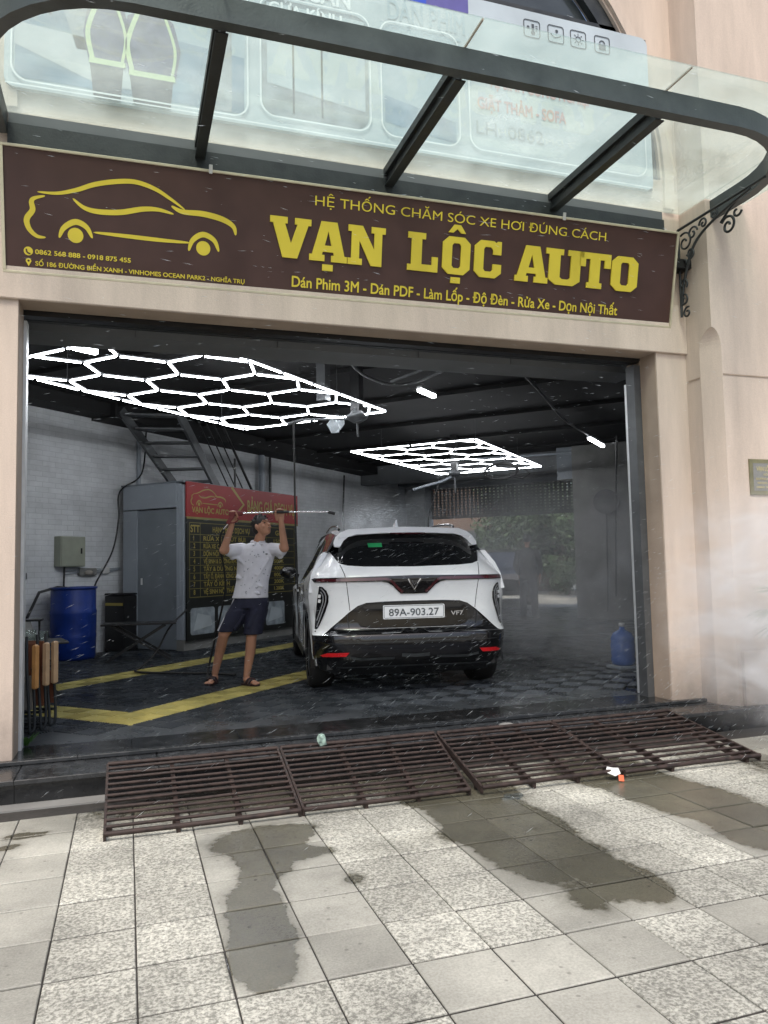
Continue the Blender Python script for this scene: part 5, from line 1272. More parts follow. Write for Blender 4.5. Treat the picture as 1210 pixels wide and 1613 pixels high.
# plate, recess lines, badge
pl_ = MB(); pl_.prism(rrect(-.29, .29, .694, .820, .010, 3), -.006, 0); plo = pl_.build('number_plate', 'plate_white', car, (0, .074, 0))
strip('plate_surround', [(-.60, .60), (-.56, .83), (0, .842), (.56, .83), (.60, .60)], .006, 'dark_steel', -.006, 5)
text('plate_number', '89A-903.27', 'print_dark', .068, .47, plo, (-.235, -.0075, .722), .012)
p_ = rrect(-.280, .280, .703, .811, .008, 3); b_ = MB(); ribbon(b_, p_ + [p_[0]], .003, -.0068, 0, False); b_.build('plate_border', 'print_dark', plo)
text('model_badge', 'VF7', 'chrome', .040, .115, car, (.352, .072, .715), .03)
rear_panel('plate_pocket', [(0, .845), (.42, .838), (.50, .80), (.54, .70), (.50, .64), (.40, .622), (0, .618)], 'car_black', .002, .006, True)
strip('trim_line', [(-.845, .562), (-.50, .568), (-.14, .575), (-.10, .594)], .007, 'chrome', .012, 0)
strip('trim_line', [(.09, .594), (.13, .575), (.50, .568), (.845, .562)], .007, 'chrome', .012, 0)
strip('trim_line', [(-.50, .612), (.50, .612)], .005, 'lens_grey', .004, 0)
strip('trim_line', [(-.80, .485), (-.4, .492), (.4, .492), (.80, .485)], .004, 'dark_steel', .006, 0)
for s_ in (-1, 1):
    rear_panel('reflector', mir([(.61, .405), (.80, .398), (.862, .374), (.84, .362), (.64, .370)], s_), 'reflector_red', .012, .012)
    strip('skid_trim', [(s_ * .20, .345), (s_ * .50, .340), (s_ * .60, .36)], .020, 'dark_steel', .010, 0)
strip('skid_trim', [(-.72, .262), (0, .268), (.72, .262)], .012, 'dark_steel', .008, 0)
strip('skid_trim', [(-.13, .37), (0, .362), (.13, .37)], .03, 'dark_steel', .010, 0)
# sticker and wiper on the window
gd = lambda x, z: dep(x, z) - .006
strip('window_sticker', [(-.375, 1.385), (-.24, 1.385)], .040, 'sticker_green', .010, 0, th=.002)
strip('wiper', [(.02, 1.19), (.16, 1.235), (.40, 1.325), (.46, 1.35)], .012, 'black_plastic', .02, 5, th=.006)
# sides, roof and nose
WB = [(.27, .90), (.45, .945), (.83, .965), (1.35, .945), (2.8, .935), (3.67, .95), (4.2, .90), (4.45, .72), (4.53, .50)]
BZ_ = [(.27, 1.12), (.5, 1.165), (.9, 1.14), (1.6, 1.08), (2.8, 1.04), (3.4, 1.0), (4.0, .93), (4.35, .84), (4.53, .72)]
RZ = [(.38, 1.50), (.6, 1.545), (1.0, 1.580), (1.6, 1.60), (2.2, 1.595), (2.6, 1.56), (3.0, 1.36), (3.45, 1.03)]
def arch_low(y):
    z = .27
    for ya in (.83, 3.67):
        q = .43 ** 2 - (y - ya) ** 2
        if q > 0: z = max(z, .34 + math.sqrt(q))
    return z
NY = 72; ys = [.27 + (4.53 - .27) * k / NY for k in range(NY + 1)]
def loft(name, m, s_, rows):
    vs = []; n = len(rows)
    for y in ys_l:
        for r_ in rows: vs.append(r_(y, s_))
    mb = MB(); mb.add(vs, [(i * n + j, i * n + j + 1, (i + 1) * n + j + 1, (i + 1) * n + j) for i in range(len(ys_l) - 1) for j in range(n - 1)], True)
    return mb.build(name, m, car)
W = lambda y: interp(WB, y); B = lambda y: interp(BZ_, y); RT = lambda y: interp(RZ, y)
ys_l = ys
for s_ in (-1, 1):
    loft('side_panel', 'white_paint', s_, [lambda y, s, f=f, g_=g_: (s * W(y) * g_, y, arch_low(y) + (max(B(y), arch_low(y) + .03) - arch_low(y)) * f) for f, g_ in ((0, .985), (.12, .995), (.35, .985), (.6, 1.0), (.8, .99), (.93, .955), (1.0, .915))])
    loft('arch_trim', 'black_plastic', s_, [lambda y, s, f=f: (s * (W(y) + .006), y, arch_low(y) - .0 + (-.02 + .08 * f)) for f in (0, 1)])
ys_l = [.42 + (3.35 - .42) * k / 40 for k in range(41)]
for s_ in (-1, 1):
    def side_pt(y, s, f):
        zb = B(y); zt = max(RT(y) - .05, zb + .01); z = zb + (zt - zb) * f
        xb = W(y) * .912; xt = interp([(.4, .66), (1.2, .66), (2.6, .64), (3.4, .78)], y); return (s * (xb + (xt - xb) * f ** 1.15), y, z)
    loft('side_window', 'car_glass', s_, [lambda y, s, f=f: side_pt(y, s, f) for f in (0, .25, .5, .75, 1)])
# roof with rails
vs = []; ry = [.40 + (2.65 - .40) * k / 24 for k in range(25)]; fr_ = (-1, -.92, -.7, -.35, 0, .35, .7, .92, 1)
for y in ry:
    for f in fr_: vs.append((f * .665, y, RT(y) - .055 * abs(f) ** 3))
mb = MB(); n = len(fr_); mb.add(vs, [(i * n + j, i * n + j + 1, (i + 1) * n + j + 1, (i + 1) * n + j) for i in range(len(ry) - 1) for j in range(n - 1)], True); mb.build('roof', 'white_paint', car)
vs = []; ry = [2.65 + (3.42 - 2.65) * k / 8 for k in range(9)]
for y in ry:
    for f in fr_: vs.append((f * (.66 + .12 * (y - 2.65) / .77), y, RT(y) - .05 * abs(f) ** 3))
mb = MB(); mb.add(vs, [(i * n + j, i * n + j + 1, (i + 1) * n + j + 1, (i + 1) * n + j) for i in range(8) for j in range(n - 1)], True); mb.build('windscreen', 'car_glass', car)
vs = []; ry = [3.3 + (4.53 - 3.3) * k / 12 for k in range(13)]
for y in ry:
    for f in fr_: vs.append((f * W(y) * .915, y, B(y) + .05 * (1 - f * f) * (4.7 - y)))
mb = MB(); mb.add(vs, [(i * n + j, i * n + j + 1, (i + 1) * n + j + 1, (i + 1) * n + j) for i in range(12) for j in range(n - 1)], True); mb.build('bonnet', 'white_paint', car)
mb = MB(); mb.box(-.52, .52, 4.45, 4.54, .28, .80, None, .03); mb.build('front_bumper', 'car_black', car)
mb = MB(); mb.box(-.80, .80, .2, 4.4, .24, .30); mb.build('underbody', 'black_plastic', car)
mb = MB(); mb.box(-.60, .60, 1.2, 1.32, .30, 1.12); mb.box(-.88, .88, 2.2, 2.25, .3, 1.0); mb.build('seat_backs', 'rubber', car)
for s_ in (-1, 1):
    mb = MB(); mb.tube(smooth_path([(s_ * .60, .85, 1.56), (s_ * .605, .98, 1.60), (s_ * .60, 1.6, 1.625), (s_ * .585, 2.3, 1.60)], 5), .014, 8); mb.build('roof_rail', 'car_black', car)
    # white pillar fin between rear window and side window
    P3 = [(.955, .30, .95), (.93, .34, 1.10), (.885, .36, 1.20), (.80, .42, 1.325), (.775, .47, 1.33), (.83, .62, 1.24), (.90, .85, 1.14), (.955, 1.0, .98)]
    vs = [(s_ * x, y, z) for x, y, z in P3] + [(s_ * (x - .04), y + .01, z - .01) for x, y, z in P3]; k = len(P3)
    mb = MB(); mb.add(vs, [tuple(range(k)), tuple(reversed(range(k, 2 * k)))] + [(i, (i + 1) % k, (i + 1) % k + k, i + k) for i in range(k)], False); mb.build('rear_quarter', 'white_paint', car)
    # mirror
    mr = MB(); mr.ell((s_ * 1.03, 2.93, 1.13), (.11, .06, .075)); mr.bar((s_ * .90, 2.95, 1.08), (s_ * .99, 2.94, 1.11), .05); mr.build('door_mirror', 'car_black', car)
    # doors: seams and handles
    for y0 in (1.32, 2.22, 3.2):
        mb = MB(); mb.box(s_ * (W(y0) * 1.0 + .001), s_ * (W(y0) * 1.0 - .02), y0, y0 + .006, .36, B(y0) - .1); mb.build('door_seam', 'car_black', car)
    for y0 in (1.42, 2.32): mb = MB(); mb.box(s_ * W(y0) * .985, s_ * (W(y0) * 1.0 + .012), y0, y0 + .2, .90, .925, None, .004); mb.build('door_handle', 'white_paint', car)
    # white roof-side wing down to the window
    P3 = [(.66, .40, 1.46), (.70, .42, 1.375), (.66, .44, 1.37), (.655, .75, 1.50), (.65, 1.25, 1.56), (.63, .9, 1.56), (.62, .5, 1.52)]
    vs = [(s_ * x, y, z) for x, y, z in P3] + [(s_ * (x - .02), y, z - .004) for x, y, z in P3]; k = len(P3)
    mb = MB(); mb.add(vs, [tuple(range(k)), tuple(reversed(range(k, 2 * k)))] + [(i, (i + 1) % k, (i + 1) % k + k, i + k) for i in range(k)], False); mb.build('roof_wing', 'white_paint', car)
fn = MB(); fn.add([(-.022, .86, 1.565), (.022, .86, 1.565), (.018, 1.05, 1.57), (-.018, 1.05, 1.57), (-.006, .87, 1.655), (.006, .87, 1.655), (.003, .92, 1.65), (-.003, .92, 1.65)], [(0, 1, 5, 4), (1, 2, 6, 5), (2, 3, 7, 6), (3, 0, 4, 7), (4, 5, 6, 7)]); fn.lathe([(.055, 1.562), (.04, 1.575), (.022, 1.58)], 14, (0, .93, 0)); fn.build('antenna', 'white_paint', car)
def wheel(x, y, out_):
    t_ = MB(); prof = []
    mxr = Matrix.Translation((x, y, .345)) @ Matrix.Rotation(math.radians(90), 4, 'Y')
    pr_ = [(.24, -.11), (.315, -.118), (.338, -.10), (.345, -.06), (.345, .06), (.338, .10), (.315, .118), (.24, .11)]
    tmp = MB(); tmp.lathe(pr_, 36); t_.add([mxr @ Vector(p) for p in tmp.v], tmp.f, True); w0 = t_.build('wheel', 'rubber', car)
    tmp = MB(); tmp.lathe([(.24, -.10), (.235, .0), (.235, .09), (.24, .10)], 30); r_ = MB(); r_.add([mxr @ Vector(p) for p in tmp.v], tmp.f, True)
    for k in range(5):
        a = k * 2 * math.pi / 5; r_.bar((x + out_ * .09, y, .345), (x + out_ * .085, y + .23 * math.cos(a), .345 + .23 * math.sin(a)), .05, .03, (1, 0, 0))
    r_.build('rim', 'dark_steel', w0)
for y in (.83, 3.67):
    for s_ in (-1, 1): wheel(s_ * .82, y, s_)

# ============================================================ people
def remesh(mb, name, m, parent, vox, smooth_it=3):
    me = mb.mesh(name, m); o = link(name, me, None)
    md = o.modifiers.new('r', 'REMESH'); md.mode = 'VOXEL'; md.voxel_size = vox; md.use_smooth_shade = True
    ms = o.modifiers.new('s', 'SMOOTH'); ms.iterations = smooth_it; ms.factor = .5
    dg = bpy.context.evaluated_depsgraph_get(); me2 = bpy.data.meshes.new_from_object(o.evaluated_get(dg))
    o.modifiers.clear(); o.data = me2; me2.name = name
    if not me2.materials: me2.materials.append(M[m])
    me2.polygons.foreach_set('use_smooth', [True] * len(me2.polygons))
    o.parent = parent; return o
def rings(mb, R_, n=20):                            # stacked ellipses (cx, cy, cz, rx, ry)
    vs = []
    for (cx, cy, cz_, rx, ry) in R_:
        for k in range(n): t = 2 * math.pi * k / n; vs.append((cx + rx * math.cos(t), cy + ry * math.sin(t), cz_))
    fs = [(i * n + k, i * n + (k + 1) % n, (i + 1) * n + (k + 1) % n, (i + 1) * n + k) for i in range(len(R_) - 1) for k in range(n)]
    fs += [tuple(reversed(range(n))), tuple((len(R_) - 1) * n + k for k in range(n))]
    mb.add(vs, fs, True)
def limb(mb, P, r): 
    for i in range(len(P) - 1): mb.cap(P[i], P[i + 1], r[i], r[i + 1])
man = thing('person', 'man in a white polo shirt and navy shorts raising a pressure lance beside the car', 'person', (.995, 8.02, 0), math.radians(-18.5))
hc = Vector((.350, -.045, 1.615)); hf = Vector((.72, -.50, .30)).normalized(); hr = hf.cross(Vector((0, 0, 1))).normalized(); hu = hr.cross(hf).normalized()
HM = Matrix(((hr.x, hf.x, hu.x), (hr.y, hf.y, hu.y), (hr.z, hf.z, hu.z)))
H = lambda x, y, z: hc + hr * x + hf * y + hu * z
b = MB()
b.ell(hc + hu * .015 - hf * .01, (.074, .092, .098), HM); b.ell(H(0, .030, -.045), (.056, .060, .062), HM); b.ell(H(0, .062, -.082), (.028, .026, .024), HM)
b.cap(H(0, .082, .018), H(0, .103, -.020), .009, .014); b.ell(H(0, .086, -.05), (.024, .010, .010), HM); b.ell(H(0, .074, .035), (.058, .016, .012), HM)
for s_ in (-1, 1):
    b.ell(H(s_ * .077, -.005, -.005), (.010, .020, .032), HM); b.ell(H(s_ * .042, .060, -.025), (.02, .02, .02), HM)
b.cap(hc - hu * .05 - hf * .02, (.305, .0, 1.44), .050, .056)
rings(b, [(.225, 0, .84, .14, .10), (.235, 0, 1.0, .13, .09), (.265, 0, 1.22, .155, .10), (.285, 0, 1.36, .17, .09), (.295, 0, 1.44, .08, .06), (.30, 0, 1.46, .05, .05)])
LH = Vector((.098, -.27, 1.735)); RH = Vector((.568, -.27, 1.745))
limb(b, [(.125, .0, 1.40), (-.015, -.19, 1.375), (.07, -.235, 1.60), (.085, -.25, 1.655)], [.055, .044, .029, .028])
limb(b, [(.455, .0, 1.39), (.598, -.17, 1.385), (.578, -.235, 1.62), (.574, -.25, 1.67)], [.055, .044, .029, .028])
for (hd, sx) in ((LH, 1), (RH, -1)):
    pc = hd + Vector((0, .022, -.045))
    for q in range(4): b.cap(pc + Vector(((q - 1.5) * .018, 0, -.028)), pc + Vector(((q - 1.5) * .019, .004, .022)), .014, .0115)
    for q in range(4):
        x = (q - 1.5) * .0195; l = (.92, 1.05, 1, .85)[q]
        limb(b, [hd + Vector((x, .026, -.024)), hd + Vector((x, .030 * l, .008)), hd + Vector((x, .010, .028 * l)), hd + Vector((x, -.014 * l, .022))], [.0105, .0098, .0092, .0085])
    limb(b, [pc + Vector((sx * .034, -.008, -.03)), hd + Vector((sx * .046, -.016, -.022)), hd + Vector((sx * .036, -.028, .004))], [.0125, .011, .0095])
limb(b, [(.15, 0, .86), (-.055, -.01, .52), (-.12, .10, .34), (-.188, .165, .10)], [.085, .056, .052, .034])
limb(b, [(.30, 0, .86), (.232, -.045, .49), (.215, -.02, .33), (.172, -.005, .09)], [.085, .056, .053, .034])
for (ank, toe, sd2) in ((Vector((-.188, .165, .06)), Vector((-.215, .045, .028)), Vector((1, 0, 0))), (Vector((.172, -.005, .06)), Vector((.275, -.075, .028)), Vector((.5, .8, 0)))):
    b.cap(ank, toe, .036, .024); b.cap(ank + Vector((0, .02, -.02)), toe, .030, .026)
    for q in range(5):
        p = toe + sd2.normalized() * ((q - 2) * .017); dd_ = (toe - ank); dd_.z = 0; dd_.normalize(); b.cap(p, p + dd_ * (.035 - .003 * abs(q - 1)) - Vector((0, 0, .006)), .0105, .009)
remesh(b, 'body', 'skin', man, .0048, 2)
sh_ = MB()
rings(sh_, [(.215, .0, .885, .188, .130), (.222, .0, .93, .178, .126), (.240, 0, 1.05, .168, .122), (.262, 0, 1.20, .180, .126), (.280, 0, 1.32, .196, .122), (.288, 0, 1.39, .188, .105), (.295, 0, 1.43, .135, .085), (.30, 0, 1.455, .072, .066)], 26)
limb(sh_, [(.135, .0, 1.385), (.040, -.12, 1.372)], [.070, .068]); limb(sh_, [(.440, 0, 1.38), (.550, -.11, 1.368)], [.070, .068])
limb(sh_, [(.07, -.07, 1.345), (.055, -.09, 1.31)], [.05, .035]); limb(sh_, [(.52, -.07, 1.34), (.54, -.08, 1.31)], [.05, .035])
for (a_, c_) in (((.10, -.085, 1.30), (.30, -.115, 1.12)), ((.10, -.08, 1.10), (.36, -.11, 1.0)), ((.42, -.09, 1.28), (.25, -.115, 1.0)), ((.14, -.09, .98), (.33, -.115, .93)), ((.2, -.10, 1.24), (.16, -.10, .95))): sh_.cap(a_, c_, .018, .014)
remesh(sh_, 'shirt', 'shirt', man, .0075, 3)
co = MB()
for k in range(2):
    pts = [(.30 + .066 * math.cos(t) , -.004 + .064 * math.sin(t), 1.462 + .012 * math.sin(t) + .004 * k) for t in [math.radians(-68 + (316) * q / 18) for q in range(19)]]
    co.tube(pts, .013 - .003 * k, 6)
co.tube([(.325, -.062, 1.455), (.355, -.10, 1.425)], .012, 6); co.tube([(.285, -.064, 1.455), (.27, -.105, 1.42)], .012, 6)
co.build('collar', 'shirt', man)
ct = MB(); ct.tube([(.30 + .070 * math.cos(t), -.004 + .067 * math.sin(t), 1.452 + .012 * math.sin(t)) for t in [math.radians(-60 + 300 * q / 16) for q in range(17)]], .004, 5); ct.build('collar_tipping', 'shorts', man)
bt = MB(); bt.ell((.405, -.105, 1.33), (.014, .004, .006)); bt.build('chest_logo', 'shorts', man)
dt = MB(); r_ = random.Random(3)
for k in range(46):
    x = r_.uniform(.10, .42); z = r_.uniform(.92, 1.36); xc = .215 + (z - .885) * .16; rx = .178; q = (x - xc) / rx
    if abs(q) < .9: yy = -.127 * math.sqrt(1 - q * q) - .002; dt.ell((x, yy, z), (.0045, .002, .006), None, 6, 4)
tag(dt.build('shirt_print', 'pvc_dark', man), kind='stuff')
so = MB()
rings(so, [(.215, 0, .935, .150, .105), (.218, 0, .90, .162, .115), (.222, 0, .84, .170, .122), (.222, 0, .78, .165, .12)], 24)
limb(so, [(.145, .0, .83), (.045, -.005, .66)], [.110, .105]); limb(so, [(.30, 0, .83), (.262, -.025, .62)], [.112, .105])
rings(so, [(-.015, -.01, .545, .098, .10), (.02, -.005, .62, .104, .11), (.10, 0, .76, .112, .115)], 20)
rings(so, [(.245, -.04, .515, .100, .10), (.262, -.02, .62, .106, .11), (.29, 0, .76, .112, .115)], 20)
for (a_, c_) in (((.0, -.10, .62), (.12, -.10, .74)), ((.22, -.13, .60), (.30, -.11, .76)), ((.08, -.11, .58), (.17, -.11, .72))): so.cap(a_, c_, .016, .012)
remesh(so, 'shorts', 'shorts', man, .008, 3)
st_ = MB(); st_.tube([(.062, -.03, .90), (.035, -.035, .82), (-.045, -.04, .68), (-.108, -.045, .56)], .008, 6); st_.build('side_stripe', 'shirt', man)
hg = MB()
hg.ell(H(0, -.018, .036), (.081, .096, .090), HM); hg.ell(H(0, -.045, -.01), (.074, .066, .07), HM); 
rh = random.Random(4)
for k in range(60):
    th = rh.uniform(0, 2 * math.pi); ph = rh.uniform(.15, 1.5); d_x, d_y, d_z = math.sin(ph) * math.cos(th), math.sin(ph) * math.sin(th), math.cos(ph)
    if d_y > .3 and d_z < .35: continue
    p = H(.078 * d_x, -.018 + .094 * d_y, .036 + .088 * d_z); hg.cap(p, p + (hr * d_x + hf * (d_y + .3) + hu * d_z) * .016, .011, .004, 6)
remesh(hg, 'hair', 'hair', man, .005, 1)
ey = MB()
for s_ in (-1, 1): ey.ell(H(s_ * .030, .076, .012), (.012, .006, .006), HM, 8, 6)
for s_ in (-1, 1): ey.tube([H(s_ * .014, .088, .034), H(s_ * .034, .086, .040), H(s_ * .05, .074, .034)], .0035, 5)
ey.tube([H(-.02, .094, -.051), H(0, .098, -.049), H(.02, .094, -.051)], .0025, 5); ey.build('face_details', 'hair', man)
for (c0, d0) in ((Vector((-.20, .11, 0)), Vector((-.18, -1, 0))), (Vector((.215, -.035, 0)), Vector((.83, -.55, 0)))):
    d0.normalize(); sd0 = Vector((d0.y, -d0.x, 0)); mm_ = Matrix(((d0.x, sd0.x, 0, c0.x), (d0.y, sd0.y, 0, c0.y), (0, 0, 1, 0), (0, 0, 0, 1)))
    P3 = [(.125 * math.cos(t) * (1 if math.cos(t) > 0 else 1.0), .043 * math.sin(t) * (1 + .18 * math.cos(t))) for t in [2 * math.pi * k / 18 for k in range(18)]]
    s1 = MB(); s1.slab(P3, .002, .020, mm_); so_ = s1.build('sandal', 'sandal', man)
    s2 = MB(); s2.tube([mm_ @ Vector(p) for p in ((.01, -.046, .02), (.03, -.03, .058), (.045, 0, .066), (.03, .03, .058), (.01, .046, .02))], .013, 8); s2.build('strap', 'sandal', so_)
    s3 = MB(); s3.tube([mm_ @ Vector(p) for p in ((-.03, -.044, .02), (-.0, -.03, .07), (.015, 0, .078), (.0, .03, .07), (-.03, .044, .02))], .010, 8); s3.build('strap', 'sandal', so_)
ln = thing('pressure_lance', 'red and black pressure washer gun with a long steel lance held over the head', 'pressure washer lance', (.995, 8.02, 0), math.radians(-18.5))
mb = MB(); mb.tube([(.17, -.27, 1.74), (.56, -.27, 1.745), (1.05, -.27, 1.735)], .008, 8); mb.build('lance_tube', 'chrome', ln)
mb = MB(); mb.tube([(1.05, -.27, 1.735), (1.12, -.27, 1.715)], .015, 8); mb.build('nozzle', 'black_plastic', ln)
mb = MB(); mb.tube([(.50, -.27, 1.745), (.66, -.27, 1.744)], .014, 10); mb.build('grip_sleeve', 'black_plastic', ln)
mb = MB(); mb.box(.055, .20, -.288, -.252, 1.715, 1.765, None, .01); mb.build('gun_body', 'gun_red', ln)
mb = MB(); mb.bar((.10, -.27, 1.73), (.045, -.27, 1.635), .03, .04); mb.build('handle', 'gun_red', ln)
mb = MB(); mb.tube(smooth_path([(.13, -.28, 1.72), (.15, -.285, 1.67), (.10, -.28, 1.645), (.06, -.28, 1.65)], 5), .006, 6); mb.build('trigger_guard', 'gun_red', ln)
mb = MB(); mb.tube([(.045, -.27, 1.635), (.0, -.265, 1.585)], .012, 8); mb.build('hose_coupling', 'chrome', ln)
mb = MB(); mb.tube(smooth_path([(.0, -.265, 1.585), (-.05, -.2, 1.45), (-.06, .1, 1.0), (-.22, .38, .5), (-.32, .45, .12), (-.30, .30, .015)], 8), .011, 8); mb.build('hose', 'rubber', ln)

bp_ = thing('person', 'dark silhouetted man standing in the mist to the right of the white car', 'person', (8.23, 14.78, 0), math.radians(140))
b = MB(); limb(b, [(.0, 0, 1.60), (0, 0, 1.50)], [.05, .05]); b.ell((0, -.01, 1.70), (.078, .095, .115)); b.ell((0, -.105, 1.68), (.014, .014, .02))
rings(b, [(0, 0, .85, .15, .1), (0, 0, 1.1, .14, .1), (0, 0, 1.4, .18, .1), (0, 0, 1.52, .08, .06)])
limb(b, [(-.20, 0, 1.43), (-.27, .02, 1.15), (-.24, -.08, .90), (-.23, -.11, .80)], [.055, .045, .032, .03]); limb(b, [(.20, 0, 1.43), (.27, 0, 1.15), (.22, -.12, .95), (.20, -.16, .86)], [.055, .045, .032, .03])
for s_ in (-1, 1):
    for q in range(4): b.cap((s_ * .225, -.10 - .02 * q, .80), (s_ * .22, -.105 - .02 * q, .72), .010, .008)
    limb(b, [(s_ * .1, 0, .88), (s_ * .12, 0, .5), (s_ * .13, .02, .09), (s_ * .14, -.12, .04)], [.08, .055, .038, .035])
remesh(b, 'body', 'skin', bp_, .011, 2)
b = MB(); rings(b, [(0, 0, .86, .19, .14), (0, 0, 1.1, .18, .135), (0, 0, 1.38, .22, .13), (0, 0, 1.47, .17, .10), (0, 0, 1.53, .08, .07)]); limb(b, [(-.19, 0, 1.42), (-.27, .02, 1.15), (-.24, -.08, .95)], [.08, .062, .05]); limb(b, [(.19, 0, 1.42), (.27, 0, 1.15), (.23, -.1, .98)], [.08, .062, .05]); remesh(b, 'jacket', 'black_plastic', bp_, .014, 3)
b = MB()
rings(b, [(0, 0, .80, .17, .13), (0, 0, .92, .16, .12)])
for s_ in (-1, 1): limb(b, [(s_ * .09, 0, .86), (s_ * .12, 0, .5), (s_ * .13, .02, .10)], [.105, .082, .075])
remesh(b, 'trousers', 'shorts', bp_, .014, 3)
b = MB(); b.ell((0, .01, 1.73), (.088, .103, .105)); remesh(b, 'hair', 'hair', bp_, .012, 1)
for s_ in (-1, 1): b = MB(); b.box(s_ * .14 - .045, s_ * .14 + .045, -.20, .08, 0, .07, None, .02); b.build('shoe', 'black_plastic', bp_)

# dark car waiting at the back opening
dc = thing('parked_car', 'dark parked SUV at the back opening, seen past the white car in the mist', 'car', (10.35, 20.2, -.03), math.radians(-28))
prof = [(-.2, .32), (-.15, .75), (0, .93), (.95, 1.03), (1.65, 1.10), (3.9, 1.12), (4.45, 1.05), (4.55, .6), (4.5, .32)]
prof = [(p[0] - .2, p[1]) for p in prof]
def carprism(pf, xw, x2=None):
    mb = MB(); n = len(pf); x2 = x2 or [xw] * n
    L0 = [(-x2[i], y, z) for i, (y, z) in enumerate(pf)]; L1 = [(x2[i], y, z) for i, (y, z) in enumerate(pf)]
    mb.add(L0 + L1, [tuple(reversed(range(n))), tuple(range(n, 2 * n))] + [(i, (i + 1) % n, (i + 1) % n + n, i + n) for i in range(n)]); return mb
carprism(prof, .90, [.80, .86, .84, .88, .90, .90, .86, .86, .82]).build('body', 'dark_car', dc)
gh = [(1.05, 1.085), (1.75, 1.58), (2.2, 1.66), (3.5, 1.64), (4.15, 1.12)]; carprism(gh, .8, [.80, .66, .64, .64, .78]).build('cabin_glass', 'car_glass', dc)
carprism([(1.80, 1.60), (2.2, 1.69), (3.5, 1.67), (3.7, 1.58)], .66).build('roof', 'dark_car', dc)
for s_ in (-1, 1):
    mb = MB(); mb.box(s_ * .80, s_ * .52, -.40, -.30, .68, .80, None, .02); mb.build('headlight', 'lens_grey', dc)
    mb = MB(); mb.ell((s_ * 1.0, 1.3, 1.12), (.1, .06, .07)); mb.build('door_mirror', 'dark_car', dc)
    mb = MB(); mb.bar((s_ * .80, .98, 1.07), (s_ * .66, 1.72, 1.585), .05); mb.bar((s_ * .80, 2.6, 1.1), (s_ * .65, 2.6, 1.64), .05); mb.build('window_frame', 'aluminium', dc)
    for y in (.55, 3.4): mb = MB(); mb.tube([(s_ * .70, y, .34), (s_ * .905, y, .34)], .34, 24, True, True); wv = mb.build('wheel', 'rubber', dc); mb = MB(); mb.tube([(s_ * .906, y, .34), (s_ * .915, y, .34)], .22, 16, True, True); mb.build('rim', 'lens_grey', wv)
mb = MB(); mb.box(-.42, .42, -.42, -.36, .45, .78, None, .02); mb.build('grille', 'black_plastic', dc)

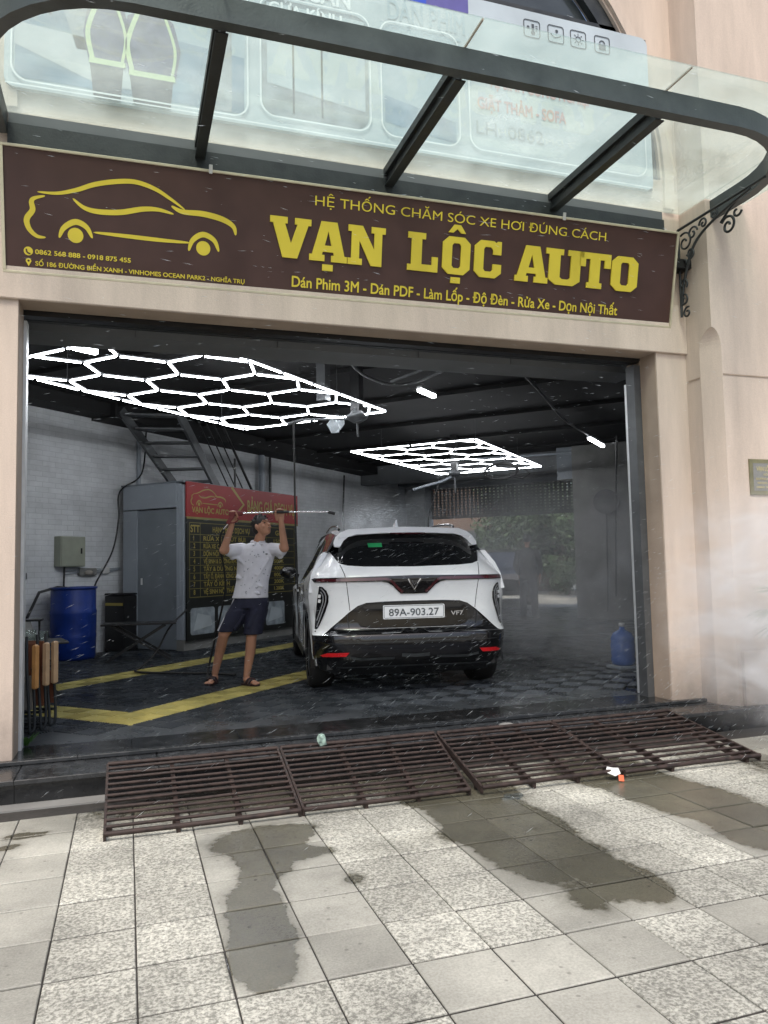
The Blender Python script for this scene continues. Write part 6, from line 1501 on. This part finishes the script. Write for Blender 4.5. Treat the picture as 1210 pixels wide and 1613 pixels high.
# ============================================================ mist and drops of water
def mist(name, c, r, dens, nscale, thr=.42, warp=(1, 1, 1)):
    mb = MB(); mb.ell((0, 0, 0), r, None, 20, 12); me = mb.mesh(name, None)
    o = link(name, me, None, c)
    m = bpy.data.materials.new(name); m.use_nodes = True; t = m.node_tree
    for n in list(t.nodes): t.nodes.remove(n)
    oo = nd(t, 'ShaderNodeOutputMaterial'); pvn = nd(t, 'ShaderNodeVolumePrincipled'); pvn.inputs['Color'].default_value = (.97, .98, 1, 1); pvn.inputs['Anisotropy'].default_value = .2
    tc = nd(t, 'ShaderNodeTexCoord'); dv = nd(t, 'ShaderNodeVectorMath', _operation='DIVIDE'); dv.inputs[1].default_value = r; t.links.new(tc.outputs['Object'], dv.inputs[0])
    ln_ = nd(t, 'ShaderNodeVectorMath', _operation='LENGTH'); t.links.new(dv.outputs[0], ln_.inputs[0])
    f = nd(t, 'ShaderNodeMapRange', _interpolation_type='SMOOTHSTEP'); f.inputs[1].default_value = 1; f.inputs[2].default_value = .15; f.inputs[3].default_value = 0; f.inputs[4].default_value = 1; t.links.new(ln_.outputs['Value'], f.inputs[0])
    mp = nd(t, 'ShaderNodeMapping'); mp.inputs['Scale'].default_value = warp; mp.inputs['Rotation'].default_value = (0, .6, 0); t.links.new(tc.outputs['Object'], mp.inputs[0])
    n = nd(t, 'ShaderNodeTexNoise'); n.inputs['Scale'].default_value = nscale; n.inputs['Detail'].default_value = 4; n.inputs['Distortion'].default_value = .8; t.links.new(mp.outputs[0], n.inputs['Vector'])
    g_ = nd(t, 'ShaderNodeMapRange'); g_.inputs[1].default_value = thr; g_.inputs[2].default_value = .72; g_.inputs[3].default_value = .12; g_.inputs[4].default_value = 1; t.links.new(n.outputs[0], g_.inputs[0])
    mu = nd(t, 'ShaderNodeMath', _operation='MULTIPLY'); t.links.new(f.outputs[0], mu.inputs[0]); t.links.new(g_.outputs[0], mu.inputs[1])
    m2 = nd(t, 'ShaderNodeMath', _operation='MULTIPLY'); m2.inputs[1].default_value = dens; t.links.new(mu.outputs[0], m2.inputs[0])
    t.links.new(m2.outputs[0], pvn.inputs['Density']); t.links.new(pvn.outputs[0], oo.inputs['Volume']); me.materials.append(m)
    return tag(o, None, None, None, 'stuff')
mist('water_mist', (4.55, 4.45, .85), (1.15, .60, 1.15), 6.0, 2.6, .46, (1, 1, 1.9))
mist('water_mist', (2.35, 7.55, 1.62), (.55, .6, .30), 2.2, 3.5, .42)
mist('water_mist', (4.9, 7.7, .95), (2.6, 2.5, 1.75), .80, 1.5, .46)
sc.cycles.volume_step_rate = 1.0; sc.cycles.volume_max_steps = 64; sc.cycles.volume_bounces = 4
r_ = random.Random(11); vs = []; fs = []
def drop(p, d, L, r):
    a = d.orthogonal().normalized(); b_ = d.cross(a); i = len(vs)
    vs.append(p - d * L / 2)
    for k in range(4): t = k * math.pi / 2; vs.append(p + d * L * .15 + (a * math.cos(t) + b_ * math.sin(t)) * r)
    vs.append(p + d * L / 2)
    for k in range(4): fs.append((i, i + 1 + (k + 1) % 4, i + 1 + k)); fs.append((i + 5, i + 1 + k, i + 1 + (k + 1) % 4))
for k in range(6000):
    y = r_.uniform(3.2, 7.2); 
    q = r_.random()
    if q < .38: x = r_.uniform(-.6, 5.2); z = r_.uniform(-.1, 4.2)
    elif q < .80: x = r_.gauss(3.3, 1.3); z = abs(r_.gauss(.6, .6))
    else:
        t_ = abs(r_.gauss(0, .5)); x = 2.2 + t_ * .9 + r_.gauss(0, .12); y = 7.6 - t_ * 1.2 + r_.gauss(0, .2); z = 1.66 + r_.gauss(0, .05) + .25 * t_ - .5 * t_ * t_ + r_.gauss(0, .12 * t_ + .01)
    if x > 4.3 and y > 5.0: continue
    sl = .10 + .55 * max(0, 1 - z / 2.2) + r_.uniform(-.25, .25)
    drop(Vector((x, y, z)), Vector((1, r_.uniform(-.2, .2), sl if z < 2.5 else -.08 + r_.uniform(-.15, .15))).normalized(), r_.uniform(.010, .060), r_.uniform(.0005, .0010))
mb = MB(); mb.add(vs, fs, True); tag(mb.build('water_spray', 'water_drop'), kind='stuff')
